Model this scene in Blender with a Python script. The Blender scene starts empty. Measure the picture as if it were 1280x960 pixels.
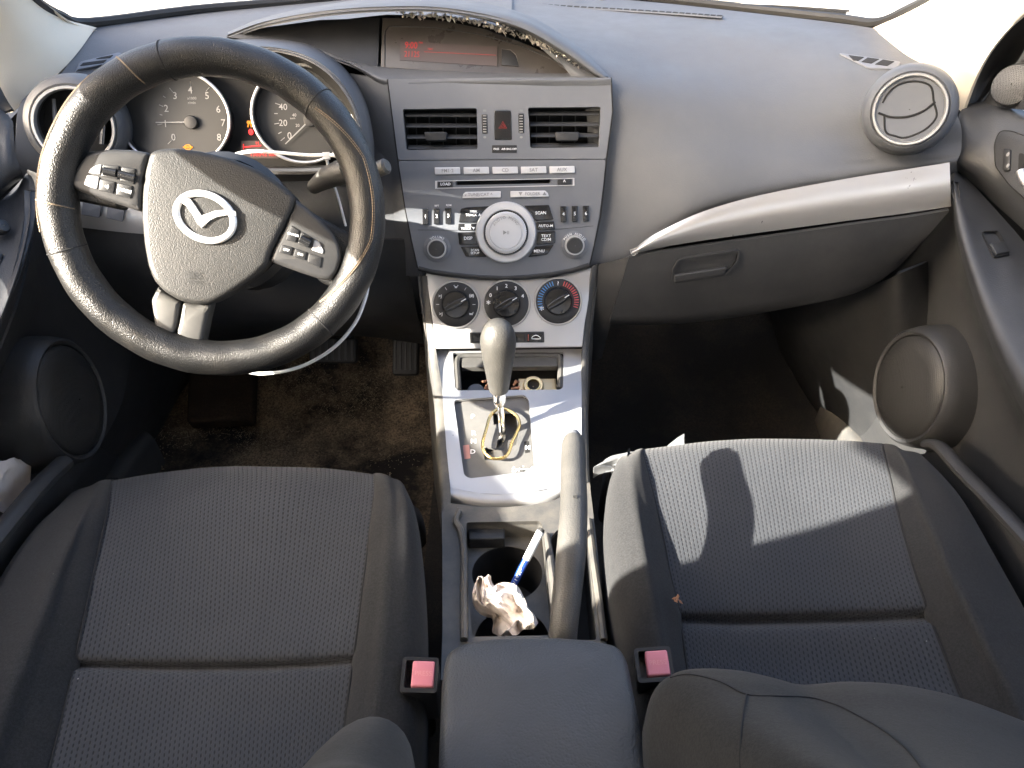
import bpy, bmesh, math, random
from mathutils import Vector as V, Matrix
from mathutils import noise as mnoise
from mathutils.geometry import tessellate_polygon
from math import radians as R, sin, cos, pi, atan2, hypot, floor
random.seed(7)
S = bpy.context.scene
COL = S.collection

# ------------------------------------------------------------------ survey
# The cabin was measured from the photograph: a point is given by the line of
# sight it lies on plus one real coordinate (forward Y, sideways X or height Z).
FPX = 962.0
PIT = R(37)
CP, SP = cos(PIT), sin(PIT)
CAM = V((0, 0, .97))
FWD = V((0, CP, -SP))

def ray(px, py):
    u = (px - 640) / FPX
    v = (480 - py) / FPX
    return V((u, CP + SP * v, -SP + CP * v))

def U(px, py, Y):
    r = ray(px, py)
    return CAM + r * (Y / r.y)

def UZ(px, py, Z):
    r = ray(px, py)
    return CAM + r * ((Z - CAM.z) / r.z)

def UX(px, py, X):
    r = ray(px, py)
    return CAM + r * (X / r.x)

def mpp(p):
    return (p - CAM).dot(FWD) / FPX

class Fr:
    """A local drawing plane: x right, y up, h out of the plane."""
    def __init__(s, o, n, up=V((0, 0, 1))):
        s.o = V(o); s.n = V(n).normalized()
        s.ex = up.cross(s.n).normalized()
        s.ey = s.n.cross(s.ex)
    @staticmethod
    def pts(a, b, c):
        n = (b - a).cross(c - a)
        if n.dot(CAM - a) < 0: n = -n
        return Fr(a, n)
    def off(s, h):
        f = Fr(s.o + s.n * h, s.n); f.ex = s.ex; f.ey = s.ey
        return f
    def at(s, px, py):
        f = Fr(s.p(px, py), s.n); f.ex = s.ex; f.ey = s.ey
        return f
    def w(s, x, y, h=0):
        return s.o + s.ex * x + s.ey * y + s.n * h
    def p(s, px, py, h=0):
        r = ray(px, py)
        t = (s.o - CAM).dot(s.n) / r.dot(s.n)
        return CAM + r * t + s.n * h
    def l(s, px, py):
        d = s.p(px, py) - s.o
        return (d.dot(s.ex), d.dot(s.ey))
    def L(s, pts):
        return [s.l(*q) for q in pts]

def rnd(pts, r, n=4):
    """round the corners of a 2D polygon"""
    out = []
    m = len(pts)
    for i in range(m):
        a, b, c = V(pts[i - 1]), V(pts[i]), V(pts[(i + 1) % m])
        d1, d2 = a - b, c - b
        k = min(r, d1.length * .48, d2.length * .48)
        if k < 1e-7: out.append(tuple(b)); continue
        s0, s1 = b + d1.normalized() * k, b + d2.normalized() * k
        for j in range(n + 1):
            t = j / n
            q = s0 * (1 - t) ** 2 + b * 2 * t * (1 - t) + s1 * t * t
            out.append((q.x, q.y))
    return out

def rect(x0, y0, x1, y1):
    return [(x0, y0), (x1, y0), (x1, y1), (x0, y1)]

def ell(cx, cy, rx, ry, n=40, rot=0, a0=0, a1=2 * pi):
    o = []
    full = abs(a1 - a0 - 2 * pi) < 1e-6
    for i in range(n if full else n + 1):
        t = a0 + (a1 - a0) * i / n
        x, y = rx * cos(t), ry * sin(t)
        o.append((cx + x * cos(rot) - y * sin(rot), cy + x * sin(rot) + y * cos(rot)))
    return o

def area(p):
    return sum(p[i - 1][0] * p[i][1] - p[i][0] * p[i - 1][1] for i in range(len(p))) / 2

def inset(p, d):
    m = len(p); o = []
    sg = 1 if area(p) > 0 else -1
    for i in range(m):
        a, b, c = V(p[i - 1]), V(p[i]), V(p[(i + 1) % m])
        e1, e2 = (b - a), (c - b)
        e1 = e1.normalized() if e1.length > 1e-9 else e2.normalized()
        e2 = e2.normalized() if e2.length > 1e-9 else e1
        n1, n2 = V((-e1.y, e1.x)) * sg, V((-e2.y, e2.x)) * sg
        nn = n1 + n2
        nn = nn.normalized() if nn.length > 1e-6 else n1
        k = max(.45, nn.dot(n1))
        q = b + nn * (d / k)
        o.append((q.x, q.y))
    return o

def cr(p0, p1, p2, p3, t):
    return .5 * ((2 * p1) + (p2 - p0) * t + (2 * p0 - 5 * p1 + 4 * p2 - p3) * t * t + (3 * p1 - p0 - 3 * p2 + p3) * t ** 3)

def spline(pts, n, closed=False):
    pts = [V(p) for p in pts]; m = len(pts); o = []
    seg = m if closed else m - 1
    for i in range(seg):
        if closed: q = [pts[(i + k - 1) % m] for k in range(4)]
        else: q = [pts[max(0, min(m - 1, i + k - 1))] for k in range(4)]
        if not closed:
            if i == 0: q[0] = 2 * q[1] - q[2]
            if i == m - 2: q[3] = 2 * q[2] - q[1]
        for j in range(n): o.append(cr(*q, j / n))
    if not closed: o.append(pts[-1].copy())
    return o

def dense(rows, nu, nv):
    a = [spline(r, nu) for r in rows]
    cols = [spline([a[i][j] for i in range(len(a))], nv) for j in range(len(a[0]))]
    return [[cols[j][i] for j in range(len(cols))] for i in range(len(cols[0]))]

# ------------------------------------------------------------------ mesh builder
ORG = {}
class MB:
    def __init__(s):
        s.v = []; s.f = []; s.uv = {}
    def add(s, vs, fs):
        b = len(s.v)
        s.v += [V(q) for q in vs]
        s.f += [tuple(i + b for i in f) for f in fs]
        return b
    def grid(s, g, t=0.0, cu=False):
        """a surface through a grid of points; t = real thickness away from the cabin"""
        nr, nc = len(g), len(g[0])
        nrm = []
        tot = V((0, 0, 0)); ctr = V((0, 0, 0))
        for i in range(nr):
            for j in range(nc):
                du = g[i][min(j + 1, nc - 1)] - g[i][max(j - 1, 0)]
                dv = g[min(i + 1, nr - 1)][j] - g[max(i - 1, 0)][j]
                n = du.cross(dv)
                n = n.normalized() if n.length > 1e-12 else V((0, 0, 0))
                nrm.append(n)
        sg = sum(1 if nrm[i * nc + j].dot(CAM - g[i][j]) > 0 else -1 for i in range(nr) for j in range(nc))
        sg = 1 if sg > 0 else -1
        vs = [g[i][j] for i in range(nr) for j in range(nc)]
        fs = [(i * nc + j, i * nc + j + 1, (i + 1) * nc + j + 1, (i + 1) * nc + j) for i in range(nr - 1) for j in range(nc - 1)]
        b = s.add(vs, fs)
        mr = nr // 2
        us = [0]
        for j in range(1, nc): us.append(us[-1] + (g[mr][j] - g[mr][j - 1]).length)
        mc = nc // 2; w = [0]
        for i in range(1, nr): w.append(w[-1] + (g[i][mc] - g[i - 1][mc]).length)
        for i in range(nr):
            for j in range(nc): s.uv[b + i * nc + j] = (us[j], w[i])
        if t:
            N = nr * nc
            b2 = s.add([vs[k] - nrm[k] * sg * t for k in range(N)], [tuple(reversed(f)) for f in fs])
            ring = [j for j in range(nc)] + [i * nc + nc - 1 for i in range(1, nr)] + [(nr - 1) * nc + j for j in range(nc - 2, -1, -1)] + [i * nc for i in range(nr - 2, 0, -1)]
            for k in range(len(ring)):
                a, c = ring[k], ring[(k + 1) % len(ring)]
                s.f.append((b + c, b + a, b2 + a, b2 + c))
        return s
    def patch(s, rows, nu=6, nv=6, t=.004, rumple=0, fq=11):
        g = dense(rows, nu, nv)
        if rumple:
            g = [[p + V((0, -.4, 1)) * rumple * (mnoise.noise(p * fq) + .5 * mnoise.noise(p * fq * 2.3 + V((7, 3, 1)))) for p in r_] for r_ in g]
        return s.grid(g, t)
    def prism(s, fr, poly, h0, h1, bev=0, seg=3, crown=0):
        if area(poly) < 0: poly = poly[::-1]
        m = len(poly)
        rings = [[fr.w(x, y, h0) for x, y in poly]]
        if bev:
            for k in range(seg + 1):
                a = k / seg * pi / 2
                q = inset(poly, bev * (1 - cos(a)))
                rings.append([fr.w(x, y, h1 - crown - bev + bev * sin(a)) for x, y in q])
            if crown:
                xs = [q[0] for q in poly]; ys = [q[1] for q in poly]
                cx, cy = sum(xs) / m, sum(ys) / m
                q0 = inset(poly, bev)
                for k in range(1, 6):
                    f = 1 - k / 6
                    rings.append([fr.w(cx + (x - cx) * f, cy + (y - cy) * f, h1 - crown * f * f) for x, y in q0])
        else:
            rings.append([fr.w(x, y, h1) for x, y in poly])
        vs = [p for r_ in rings for p in r_]
        fs = [tuple(range(m - 1, -1, -1))]
        for k in range(len(rings) - 1):
            for i in range(m):
                j = (i + 1) % m
                fs.append((k * m + i, k * m + j, (k + 1) * m + j, (k + 1) * m + i))
        top = (len(rings) - 1) * m
        b = s.add(vs, fs)
        tri = tessellate_polygon([[V((x, y, 0)) for x, y in ([(0, 0)] * 0 + [((rings[-1][i] - fr.o).dot(fr.ex), (rings[-1][i] - fr.o).dot(fr.ey)) for i in range(m)])]])
        if m <= 4 or bev == 0 and m < 60: s.f.append(tuple(b + top + i for i in range(m)))
        else:
            for t3 in tri: s.f.append(tuple(b + top + i for i in t3))
        return s
    def plate(s, fr, outer, holes, h0, h1):
        loops = [outer if area(outer) > 0 else outer[::-1]] + [h if area(h) < 0 else h[::-1] for h in holes]
        tri = tessellate_polygon([[V((x, y, 0)) for x, y in l] for l in loops])
        flat = [q for l in loops for q in l]
        n = len(flat)
        vs = [fr.w(x, y, h1) for x, y in flat] + [fr.w(x, y, h0) for x, y in flat]
        fs = []
        for t in tri:
            a, b, c = [V(flat[i]) for i in t]
            if (b - a).cross(c - a) < 0: t = tuple(reversed(t))
            fs.append(tuple(t)); fs.append(tuple(n + i for i in reversed(t)))
        k = 0
        for l in loops:
            m = len(l)
            for i in range(m):
                j = (i + 1) % m
                fs.append((k + j, k + i, n + k + i, n + k + j))
            k += m
        s.add(vs, fs)
        return s
    def box(s, fr, x0, x1, y0, y1, h0, h1, bev=0):
        return s.prism(fr, rect(min(x0, x1), min(y0, y1), max(x0, x1), max(y0, y1)), h0, h1, bev, 2)
    def tube(s, pts, r, n=10, closed=False, flat=1.0, up=None, dome=False):
        pts = [V(p) for p in pts]; m = len(pts)
        rs = r if isinstance(r, (list, tuple)) else [r] * m
        rings = []
        prev = None
        for i in range(m):
            if closed: t = pts[(i + 1) % m] - pts[i - 1]
            else: t = pts[min(i + 1, m - 1)] - pts[max(i - 1, 0)]
            t.normalize()
            if prev is None:
                a = V(up) if up is not None else (V((0, 0, 1)) if abs(t.z) < .9 else V((1, 0, 0)))
            else: a = prev
            a = (a - t * a.dot(t)).normalized()
            if up is not None:
                a = V(up); a = (a - t * a.dot(t)).normalized()
            prev = a
            bb = t.cross(a)
            rings.append([pts[i] + (a * cos(2 * pi * k / n) * flat + bb * sin(2 * pi * k / n)) * rs[i] for k in range(n)])
        vs = [p for q in rings for p in q]
        fs = []
        for i in range(m if closed else m - 1):
            i2 = (i + 1) % m
            for k in range(n):
                k2 = (k + 1) % n
                fs.append((i * n + k, i * n + k2, i2 * n + k2, i2 * n + k))
        if not closed:
            fs.append(tuple(range(n - 1, -1, -1)))
            fs.append(tuple((m - 1) * n + k for k in range(n)))
        s.add(vs, fs)
        return s
    def lathe(s, fr, cx, cy, prof, n=40, ey=1.0):
        """prof: (radius, height) pairs turned about the frame's normal"""
        m = len(prof)
        vs = []
        for (r_, h) in prof:
            for k in range(n):
                a = 2 * pi * k / n
                vs.append(fr.w(cx + r_ * cos(a), cy + r_ * sin(a) * ey, h))
        fs = []
        for i in range(m - 1):
            for k in range(n):
                k2 = (k + 1) % n
                fs.append((i * n + k, i * n + k2, (i + 1) * n + k2, (i + 1) * n + k))
        s.add(vs, fs)
        return s
    def ring(s, fr, cx, cy, rx, ry, r, n=48, k=10, h=0, rot=0):
        s.tube([fr.w(x, y, h) for x, y in ell(cx, cy, rx, ry, n, rot)], r, k, True)
        return s
    def text(s, fr, px, py, body, cap_px, rot=0, ext=.0002, sx=1.0, h=.0003, bold=0):
        """raised lettering lying on the frame"""
        cu = bpy.data.curves.new('t', 'FONT')
        cu.body = body; cu.align_x = 'CENTER'; cu.align_y = 'CENTER'
        cu.size = 1; cu.resolution_u = 2; cu.offset = bold
        ob = bpy.data.objects.new('t', cu)
        me = bpy.data.meshes.new_from_object(ob)
        c = fr.p(px, py)
        k = mpp(c) * cap_px / .69
        x0, y0 = fr.l(px, py)
        vs = [(q.co.x * sx * k, q.co.y * k) for q in me.vertices]
        ca, sa = cos(rot), sin(rot)
        vs = [(x0 + x * ca - y * sa, y0 + x * sa + y * ca) for x, y in vs]
        nv = len(vs)
        fs = [tuple(p.vertices) for p in me.polygons]
        s.add([fr.w(x, y, h + ext) for x, y in vs], fs)
        bpy.data.objects.remove(ob); bpy.data.curves.remove(cu); bpy.data.meshes.remove(me)
        return s
    def build(s, name, mat, parent=None, label=None, loc=None, ang=38, recalc=True):
        me = bpy.data.meshes.new(name)
        org = ORG[parent.name] if parent else (V(loc) if loc is not None else (s.base()))
        me.from_pydata([q - org for q in s.v], [], s.f)
        if s.uv:
            ul = me.uv_layers.new(name='UVMap')
            for lp in me.loops: ul.data[lp.index].uv = s.uv.get(lp.vertex_index, (0, 0))
        if recalc:
            bm = bmesh.new(); bm.from_mesh(me)
            bmesh.ops.recalc_face_normals(bm, faces=bm.faces)
            bm.to_mesh(me); bm.free()
        for p in me.polygons: p.use_smooth = True
        me.set_sharp_from_angle(angle=R(ang))
        me.materials.append(mat)
        o = bpy.data.objects.new(name, me); COL.objects.link(o)
        if parent: o.parent = parent
        else: o.location = org
        ORG[o.name] = org
        if label: o['label'] = label
        return o
    def base(s):
        n = len(s.v)
        return V((sum(q.x for q in s.v) / n, sum(q.y for q in s.v) / n, min(q.z for q in s.v)))

def thing(name, label, cat, loc, group=None):
    o = bpy.data.objects.new(name, None); COL.objects.link(o)
    o.empty_display_size = .05
    o.location = loc; ORG[o.name] = V(loc)
    o['label'] = label; o['category'] = cat
    if group: o['group'] = group
    return o

def tag(o, label, cat, group=None):
    o['label'] = label; o['category'] = cat
    if group: o['group'] = group
    return o

def struct(o, kind='structure', label=None):
    o['kind'] = kind
    if label: o['label'] = label
    return o

# ------------------------------------------------------------------ materials
class NT:
    def __init__(s, name):
        s.m = bpy.data.materials.new(name); s.m.use_nodes = True
        s.t = s.m.node_tree; s.n = s.t.nodes; s.l = s.t.links
        s.bsdf = s.n['Principled BSDF']
        s.out = s.n['Material Output']
    def node(s, typ, **kw):
        q = s.n.new(typ)
        for k, v in kw.items():
            if k == 'inp':
                for a, b in v.items():
                    if isinstance(b, bpy.types.NodeSocket): s.l.new(b, q.inputs[a])
                    else: q.inputs[a].default_value = b
            else: setattr(q, k, v)
        return q
    def math(s, op, a, b=None, c=None, clamp=False):
        q = s.n.new('ShaderNodeMath'); q.operation = op; q.use_clamp = clamp
        for i, x in enumerate((a, b, c)):
            if x is None: continue
            if isinstance(x, bpy.types.NodeSocket): s.l.new(x, q.inputs[i])
            else: q.inputs[i].default_value = x
        return q.outputs[0]
    def obj(s):
        return s.node('ShaderNodeTexCoord').outputs['Object']
    def noise(s, scale, det=4, rough=.55, co=None, out='Fac'):
        q = s.node('ShaderNodeTexNoise', inp={'Scale': scale, 'Detail': det, 'Roughness': rough})
        s.l.new(co or s.obj(), q.inputs['Vector'])
        return q.outputs[out]
    def voro(s, scale, co=None, feature='F1', out='Distance', rnd_=1.0):
        q = s.node('ShaderNodeTexVoronoi', feature=feature, inp={'Scale': scale, 'Randomness': rnd_})
        s.l.new(co or s.obj(), q.inputs['Vector'])
        return q.outputs[out]
    def ramp(s, fac, stops):
        q = s.node('ShaderNodeValToRGB'); e = q.color_ramp.elements
        while len(e) < len(stops): e.new(.5)
        for i, (p, c) in enumerate(stops):
            e[i].position = p; e[i].color = c if len(c) == 4 else (*c, 1)
        s.l.new(fac, q.inputs[0])
        return q.outputs[0]
    def mixc(s, fac, a, b, mode='MIX'):
        q = s.node('ShaderNodeMix', data_type='RGBA', blend_type=mode)
        for i, x in ((0, fac), (6, a), (7, b)):
            if isinstance(x, bpy.types.NodeSocket): s.l.new(x, q.inputs[i])
            else: q.inputs[i].default_value = x if i == 0 else (*x[:3], 1)
        return q.outputs[2]
    def bump(s, hgt, strength, dist=.001, prev=None):
        q = s.node('ShaderNodeBump', inp={'Strength': strength, 'Distance': dist, 'Height': hgt})
        if prev is not None: s.l.new(prev, q.inputs['Normal'])
        return q.outputs[0]
    def set(s, **kw):
        for k, v in kw.items():
            k = k.replace('_', ' ')
            i = s.bsdf.inputs[k]
            if isinstance(v, bpy.types.NodeSocket): s.l.new(v, i)
            else: i.default_value = v if not (isinstance(v, tuple) and len(v) == 3) else (*v, 1)
        return s

def plastic(name, col, rough=.5, grain=700, gs=.25, dust=0, dustcol=(.30, .28, .25), spec=.5, metal=0, var=.15, coat=0):
    """moulded, grained trim with faint handling marks and optional dust"""
    t = NT(name)
    n1 = t.noise(9, 5, .6)
    c = t.mixc(n1, tuple(x * (1 - var) for x in col), tuple(x * (1 + var) for x in col))
    if dust:
        d = t.math('MULTIPLY', t.ramp(t.noise(14, 8, .7), [(.42, (0, 0, 0)), (.75, (1, 1, 1))]), dust)
        sp = t.ramp(t.voro(62), [(.0, (1, 1, 1)), (.05, (0, 0, 0))])
        d = t.math('ADD', d, t.math('MULTIPLY', t.math('MULTIPLY', sp, t.noise(30, 2)), min(.9, dust * 5)), clamp=True)
        c = t.mixc(d, c, dustcol)
    rg = t.math('MULTIPLY_ADD', t.noise(22, 6, .65), .3, rough - .15)
    t.set(Base_Color=c, Roughness=rg, Metallic=metal, Specular_IOR_Level=spec, Coat_Weight=coat)
    if grain:
        h = t.math('ADD', t.math('MULTIPLY', t.voro(grain), .7), t.math('MULTIPLY', t.noise(grain * 1.7, 2), .5))
        t.set(Normal=t.bump(h, gs, .0006))
    return t.m

def simple(name, col, rough=.5, metal=0, emit=None, es=1, spec=.5, coat=0):
    t = NT(name)
    rg = t.math('MULTIPLY_ADD', t.noise(60, 4, .6), .2, max(0, rough - .1))
    t.set(Base_Color=col, Roughness=rg, Metallic=metal, Specular_IOR_Level=spec, Coat_Weight=coat)
    if emit: t.set(Emission_Color=emit, Emission_Strength=es)
    return t.m

def fabric(name, base, dark, pitch=(.0043, .0064)):
    """woven seat cloth: staggered short dark dashes between pale ribs"""
    t = NT(name)
    uv = t.node('ShaderNodeTexCoord').outputs['UV']
    sp = t.node('ShaderNodeSeparateXYZ'); t.l.new(uv, sp.inputs[0])
    u = t.math('DIVIDE', sp.outputs[0], pitch[0]); v = t.math('DIVIDE', sp.outputs[1], pitch[1])
    cu = t.math('FLOOR', u)
    st = t.math('MULTIPLY', t.math('MODULO', cu, 2.0), .5)
    fu = t.math('SUBTRACT', t.math('FRACT', u), .5)
    fv = t.math('SUBTRACT', t.math('FRACT', t.math('ADD', v, st)), .5)
    d = t.math('SQRT', t.math('ADD', t.math('POWER', t.math('DIVIDE', fu, .25), 2.0), t.math('POWER', t.math('DIVIDE', fv, .40), 2.0)))
    m = t.ramp(d, [(.55, (1, 1, 1)), (1.0, (0, 0, 0))])
    rib = t.math('ABSOLUTE', fu)
    fine = t.noise(1800, 2, .5)
    big = t.noise(7, 4, .6)
    c0 = t.mixc(big, tuple(x * .82 for x in base), tuple(x * 1.2 for x in base))
    c0 = t.mixc(t.math('MULTIPLY', fine, .5), c0, tuple(x * 1.5 for x in base))
    c = t.mixc(t.math('MULTIPLY', m, .75), c0, dark)
    lint = t.ramp(t.voro(48), [(.0, (1, 1, 1)), (.045, (0, 0, 0))])
    lint = t.math('MULTIPLY', lint, t.ramp(t.noise(19, 2), [(.50, (0, 0, 0)), (.58, (1, 1, 1))]))
    c = t.mixc(t.math('MULTIPLY', lint, .6), c, (.5, .48, .45))
    t.set(Base_Color=c, Roughness=.93, Specular_IOR_Level=.25, Sheen_Weight=.08, Sheen_Roughness=.5)
    h = t.math('ADD', t.math('MULTIPLY', m, -.9), t.math('MULTIPLY', fine, .35))
    t.set(Normal=t.bump(h, .6, .0012))
    return t.m

def cloth(name, col, scale=1400):
    t = NT(name)
    big = t.noise(6, 5, .6)
    c = t.mixc(big, tuple(x * .75 for x in col), tuple(x * 1.25 for x in col))
    f = t.math('ADD', t.math('MULTIPLY', t.noise(scale, 2, .5), .5), t.math('MULTIPLY', t.noise(430, 3, .6), .5))
    c = t.mixc(t.ramp(f, [(.42, (0, 0, 0)), (.60, (.8, .8, .8))]), c, tuple(x * 1.9 for x in col))
    lint = t.ramp(t.voro(42), [(.0, (1, 1, 1)), (.035, (0, 0, 0))])
    lint = t.math('MULTIPLY', lint, t.ramp(t.noise(20, 2), [(.58, (0, 0, 0)), (.65, (1, 1, 1))]))
    c = t.mixc(t.math('MULTIPLY', lint, .5), c, (.45, .42, .38))
    t.set(Base_Color=c, Roughness=.95, Specular_IOR_Level=.2, Sheen_Weight=.08, Sheen_Roughness=.55)
    t.set(Normal=t.bump(t.math('ADD', f, t.math('MULTIPLY', t.noise(38, 4), 1.6)), .35, .001))
    return t.m

def leather(name, col, rough=.36, scale=420, gs=.55, wear=None):
    t = NT(name)
    v = t.math('MULTIPLY', t.math('POWER', t.voro(scale), 2.0), -1.6)
    n1 = t.noise(12, 5, .6)
    c = t.mixc(n1, tuple(x * .75 for x in col), tuple(x * 1.25 for x in col))
    if wear:
        w = t.ramp(t.noise(24, 8, .7), [(.5, (0, 0, 0)), (.72, (1, 1, 1))])
        c = t.mixc(t.math('MULTIPLY', w, .55), c, wear)
    rg = t.math('MULTIPLY_ADD', t.noise(40, 5, .6), .28, rough - .14)
    t.set(Base_Color=c, Roughness=rg, Specular_IOR_Level=.5)
    h = t.math('ADD', t.math('MULTIPLY', v, .6), t.math('MULTIPLY', t.noise(scale * .5, 3), .7))
    t.set(Normal=t.bump(h, gs, .0009))
    return t.m

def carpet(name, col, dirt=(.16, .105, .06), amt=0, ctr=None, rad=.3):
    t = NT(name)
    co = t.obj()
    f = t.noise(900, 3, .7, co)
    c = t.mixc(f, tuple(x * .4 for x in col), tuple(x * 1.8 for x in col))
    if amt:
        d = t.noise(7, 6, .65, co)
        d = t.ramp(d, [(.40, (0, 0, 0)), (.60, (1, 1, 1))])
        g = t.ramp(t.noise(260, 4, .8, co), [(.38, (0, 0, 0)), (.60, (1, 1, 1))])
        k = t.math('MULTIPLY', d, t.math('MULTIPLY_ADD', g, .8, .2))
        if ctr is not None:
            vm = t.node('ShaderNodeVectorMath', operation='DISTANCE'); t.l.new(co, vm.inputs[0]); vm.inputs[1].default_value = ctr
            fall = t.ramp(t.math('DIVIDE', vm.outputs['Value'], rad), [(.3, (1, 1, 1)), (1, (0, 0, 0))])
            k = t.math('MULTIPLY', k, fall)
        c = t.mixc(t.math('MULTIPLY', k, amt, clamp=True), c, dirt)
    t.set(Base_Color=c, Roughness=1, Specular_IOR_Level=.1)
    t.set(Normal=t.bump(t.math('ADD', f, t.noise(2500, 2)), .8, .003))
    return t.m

M = {}
M['dash'] = plastic('dash_soft_plastic', (.079, .083, .091), .58, 480, .38, dust=.05, dustcol=(.26, .255, .25), var=.05)
M['dash_dark'] = plastic('dash_hard_plastic', (.018, .0188, .0205), .5, 700, .3, dust=.05)
M['panel'] = plastic('centre_panel_plastic', (.115, .122, .137), .42, 1100, .12, dust=.08)
M['black'] = plastic('black_plastic', (.014, .0145, .016), .42, 900, .15, dust=.04)
M['gloss'] = plastic('gloss_black_button', (.011, .0115, .013), .25, 0, 0, dust=.02)
M['deep'] = simple('unlit_duct', (.006, .006, .006), .8)
M['lens'] = plastic('tinted_lens', (.045, .040, .037), .30, 0, 0, dust=.2, dustcol=(.16, .145, .13))
M['lcd'] = simple('lcd_window', (.060, .046, .043), .4)
M['silver'] = plastic('satin_silver_paint', (.42, .42, .425), .33, 0, 0, dust=.05, metal=.55, var=.03)
M['silver_pale'] = plastic('silver_button', (.52, .52, .53), .38, 0, 0, metal=.3, var=.03)  # paler, less metallic silver of the buttons and dial
M['chrome'] = simple('polished_metal', (.82, .81, .79), .15, 1)
M['ring'] = simple('satin_ring', (.50, .50, .50), .32, .75)
M['white'] = simple('white_print', (.8, .8, .8), .6)
M['greyprint'] = simple('grey_print', (.22, .22, .22), .6)
M['beige'] = plastic('pale_pillar_trim', (.60, .53, .42), .75, 900, .3, dust=.03, var=.05)
M['door'] = plastic('door_trim', (.032, .0335, .037), .5, 620, .3, dust=.05)
M['door_dark'] = plastic('dark_door_trim', (.027, .0275, .029), .5, 620, .3, dust=.08, dustcol=(.12, .11, .09))
M['leather'] = leather('wheel_cover_leather', (.0100, .0100, .0101), .36, 820, .5, wear=(.026, .023, .019))
M['hub'] = leather('airbag_cover_grain', (.026, .0255, .0245), .5, 820, .35)
M['pod'] = plastic('wheel_pod_plastic', (.030, .030, .031), .42, 900, .12, dust=.1)
M['spoke'] = plastic('wheel_spoke_paint', (.075, .074, .071), .42, 0, 0, metal=.3, dust=.1)
M['thread'] = simple('stitching_thread', (.20, .15, .10), .8)
M['dthread'] = simple('dark_thread', (.012, .012, .013), .9)
M['seat'] = fabric('patterned_seat_cloth', (.034, .0365, .042), (.012, .0125, .014))
M['bolster'] = cloth('plain_seat_cloth', (.0155, .0157, .0165))
M['back'] = cloth('seatback_cloth', (.0165, .016, .015))
M['arm'] = leather('armrest_vinyl', (.050, .052, .055), .5, 520, .5)
M['knob'] = plastic('worn_knob_vinyl', (.050, .048, .044), .42, 520, .7, dust=.10)
M['brake'] = plastic('handbrake_vinyl', (.055, .053, .049), .5, 600, .6, dust=.15)
M['consoledark'] = plastic('console_plastic', (.062, .061, .059), .5, 700, .25, dust=.34, dustcol=(.30, .26, .20))
M['gate'] = plastic('gate_plate', (.095, .094, .092), .5, 0, 0, dust=.2)
M['gold'] = simple('brass_wire', (.78, .58, .25), .25, 1)
M['brass'] = plastic('dusty_socket_metal', (.62, .50, .30), .4, 300, .5, metal=.6, dust=.4)
M['red'] = simple('red_release_button', (.74, .25, .30), .45)
M['carpet_l'] = carpet('gritty_carpet', (.035, .032, .030), dirt=(.50, .38, .25), amt=1.0, ctr=(-.30, 1.12, .03), rad=.48)
M['carpet'] = carpet('black_carpet', (.048, .047, .046), dirt=(.16, .13, .10), amt=.5)
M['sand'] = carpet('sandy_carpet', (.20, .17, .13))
M['rubber'] = simple('rubber_seal', (.012, .0115, .011), .6)
M['cable'] = simple('white_cable_tie', (.80, .80, .80), .4)
M['straw'] = simple('dry_straw', (.42, .34, .23), .9)
M['redled'] = simple('red_segments', (.25, .02, .02), .5, emit=(1, .05, .03), es=.035)
M['redled2'] = simple('bright_red_lamp', (.3, .02, .02), .5, emit=(1, .03, .03), es=.2)
M['amber'] = simple('amber_lamp', (.4, .15, .02), .5, emit=(1, .30, .02), es=.18)
M['green'] = simple('green_lamp', (.1, .4, .05), .5, emit=(.15, .9, .08), es=.12)
M['dial'] = simple('dial_face', (.022, .023, .024), .5)
M['needle'] = simple('white_needle', (.34, .34, .34), .5)
M['badge'] = simple('satin_badge', (.78, .77, .75), .32, .35)
M['navy'] = simple('blue_ink_barrel', (.02, .06, .30), .2, coat=.5)
M['penclear'] = simple('clear_pen_barrel', (.75, .78, .80), .12)
M['blueprint'] = simple('blue_scale', (.06, .22, .48), .6)
M['redprint'] = simple('red_scale', (.50, .07, .07), .6)
M['carwhite'] = simple('white_car_paint', (.82, .81, .78), .3, coat=.4)
M['ground'] = plastic('pale_gravel', (.42, .39, .34), .95, 30, .6, var=.25)
def _paper():
    t = NT('crumpled_tissue')
    n = t.noise(110, 6)
    c = t.mixc(n, (.52, .46, .42), (.66, .61, .58))
    st = t.ramp(t.noise(45, 3), [(.62, (0, 0, 0)), (.72, (1, 1, 1))])
    c = t.mixc(t.math('MULTIPLY', st, .35), c, (.36, .17, .10))
    t.set(Base_Color=c, Roughness=.8, Subsurface_Weight=0.0)
    t.set(Normal=t.bump(t.noise(220, 4), .4, .001))
    return t.m
M['paper'] = _paper()
M['bag'] = simple('grey_plastic_film', (.17, .175, .18), .4)
M['foil'] = simple('torn_foil', (.62, .58, .52), .35, .6)
def _glass():
    t = NT('windscreen_glass')
    t.n.remove(t.bsdf)
    tr = t.node('ShaderNodeBsdfTransparent', inp={'Color': (.97, .98, .975, 1)})
    gl = t.node('ShaderNodeBsdfGlossy', inp={'Roughness': .02})
    ge = t.node('ShaderNodeNewGeometry'); vm = t.node('ShaderNodeVectorMath', operation='DOT_PRODUCT')
    t.l.new(ge.outputs['Incoming'], vm.inputs[0]); t.l.new(ge.outputs['Normal'], vm.inputs[1])
    fz = t.math('MULTIPLY_ADD', t.math('POWER', t.math('SUBTRACT', 1.0, t.math('ABSOLUTE', vm.outputs['Value'])), 5.0), .5, .035)
    mx = t.node('ShaderNodeMixShader', inp={0: fz})
    t.l.new(tr.outputs[0], mx.inputs[1]); t.l.new(gl.outputs[0], mx.inputs[2])
    t.l.new(mx.outputs[0], t.out.inputs[0])
    return t.m
M['glass'] = _glass()
BPOST = .165
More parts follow.
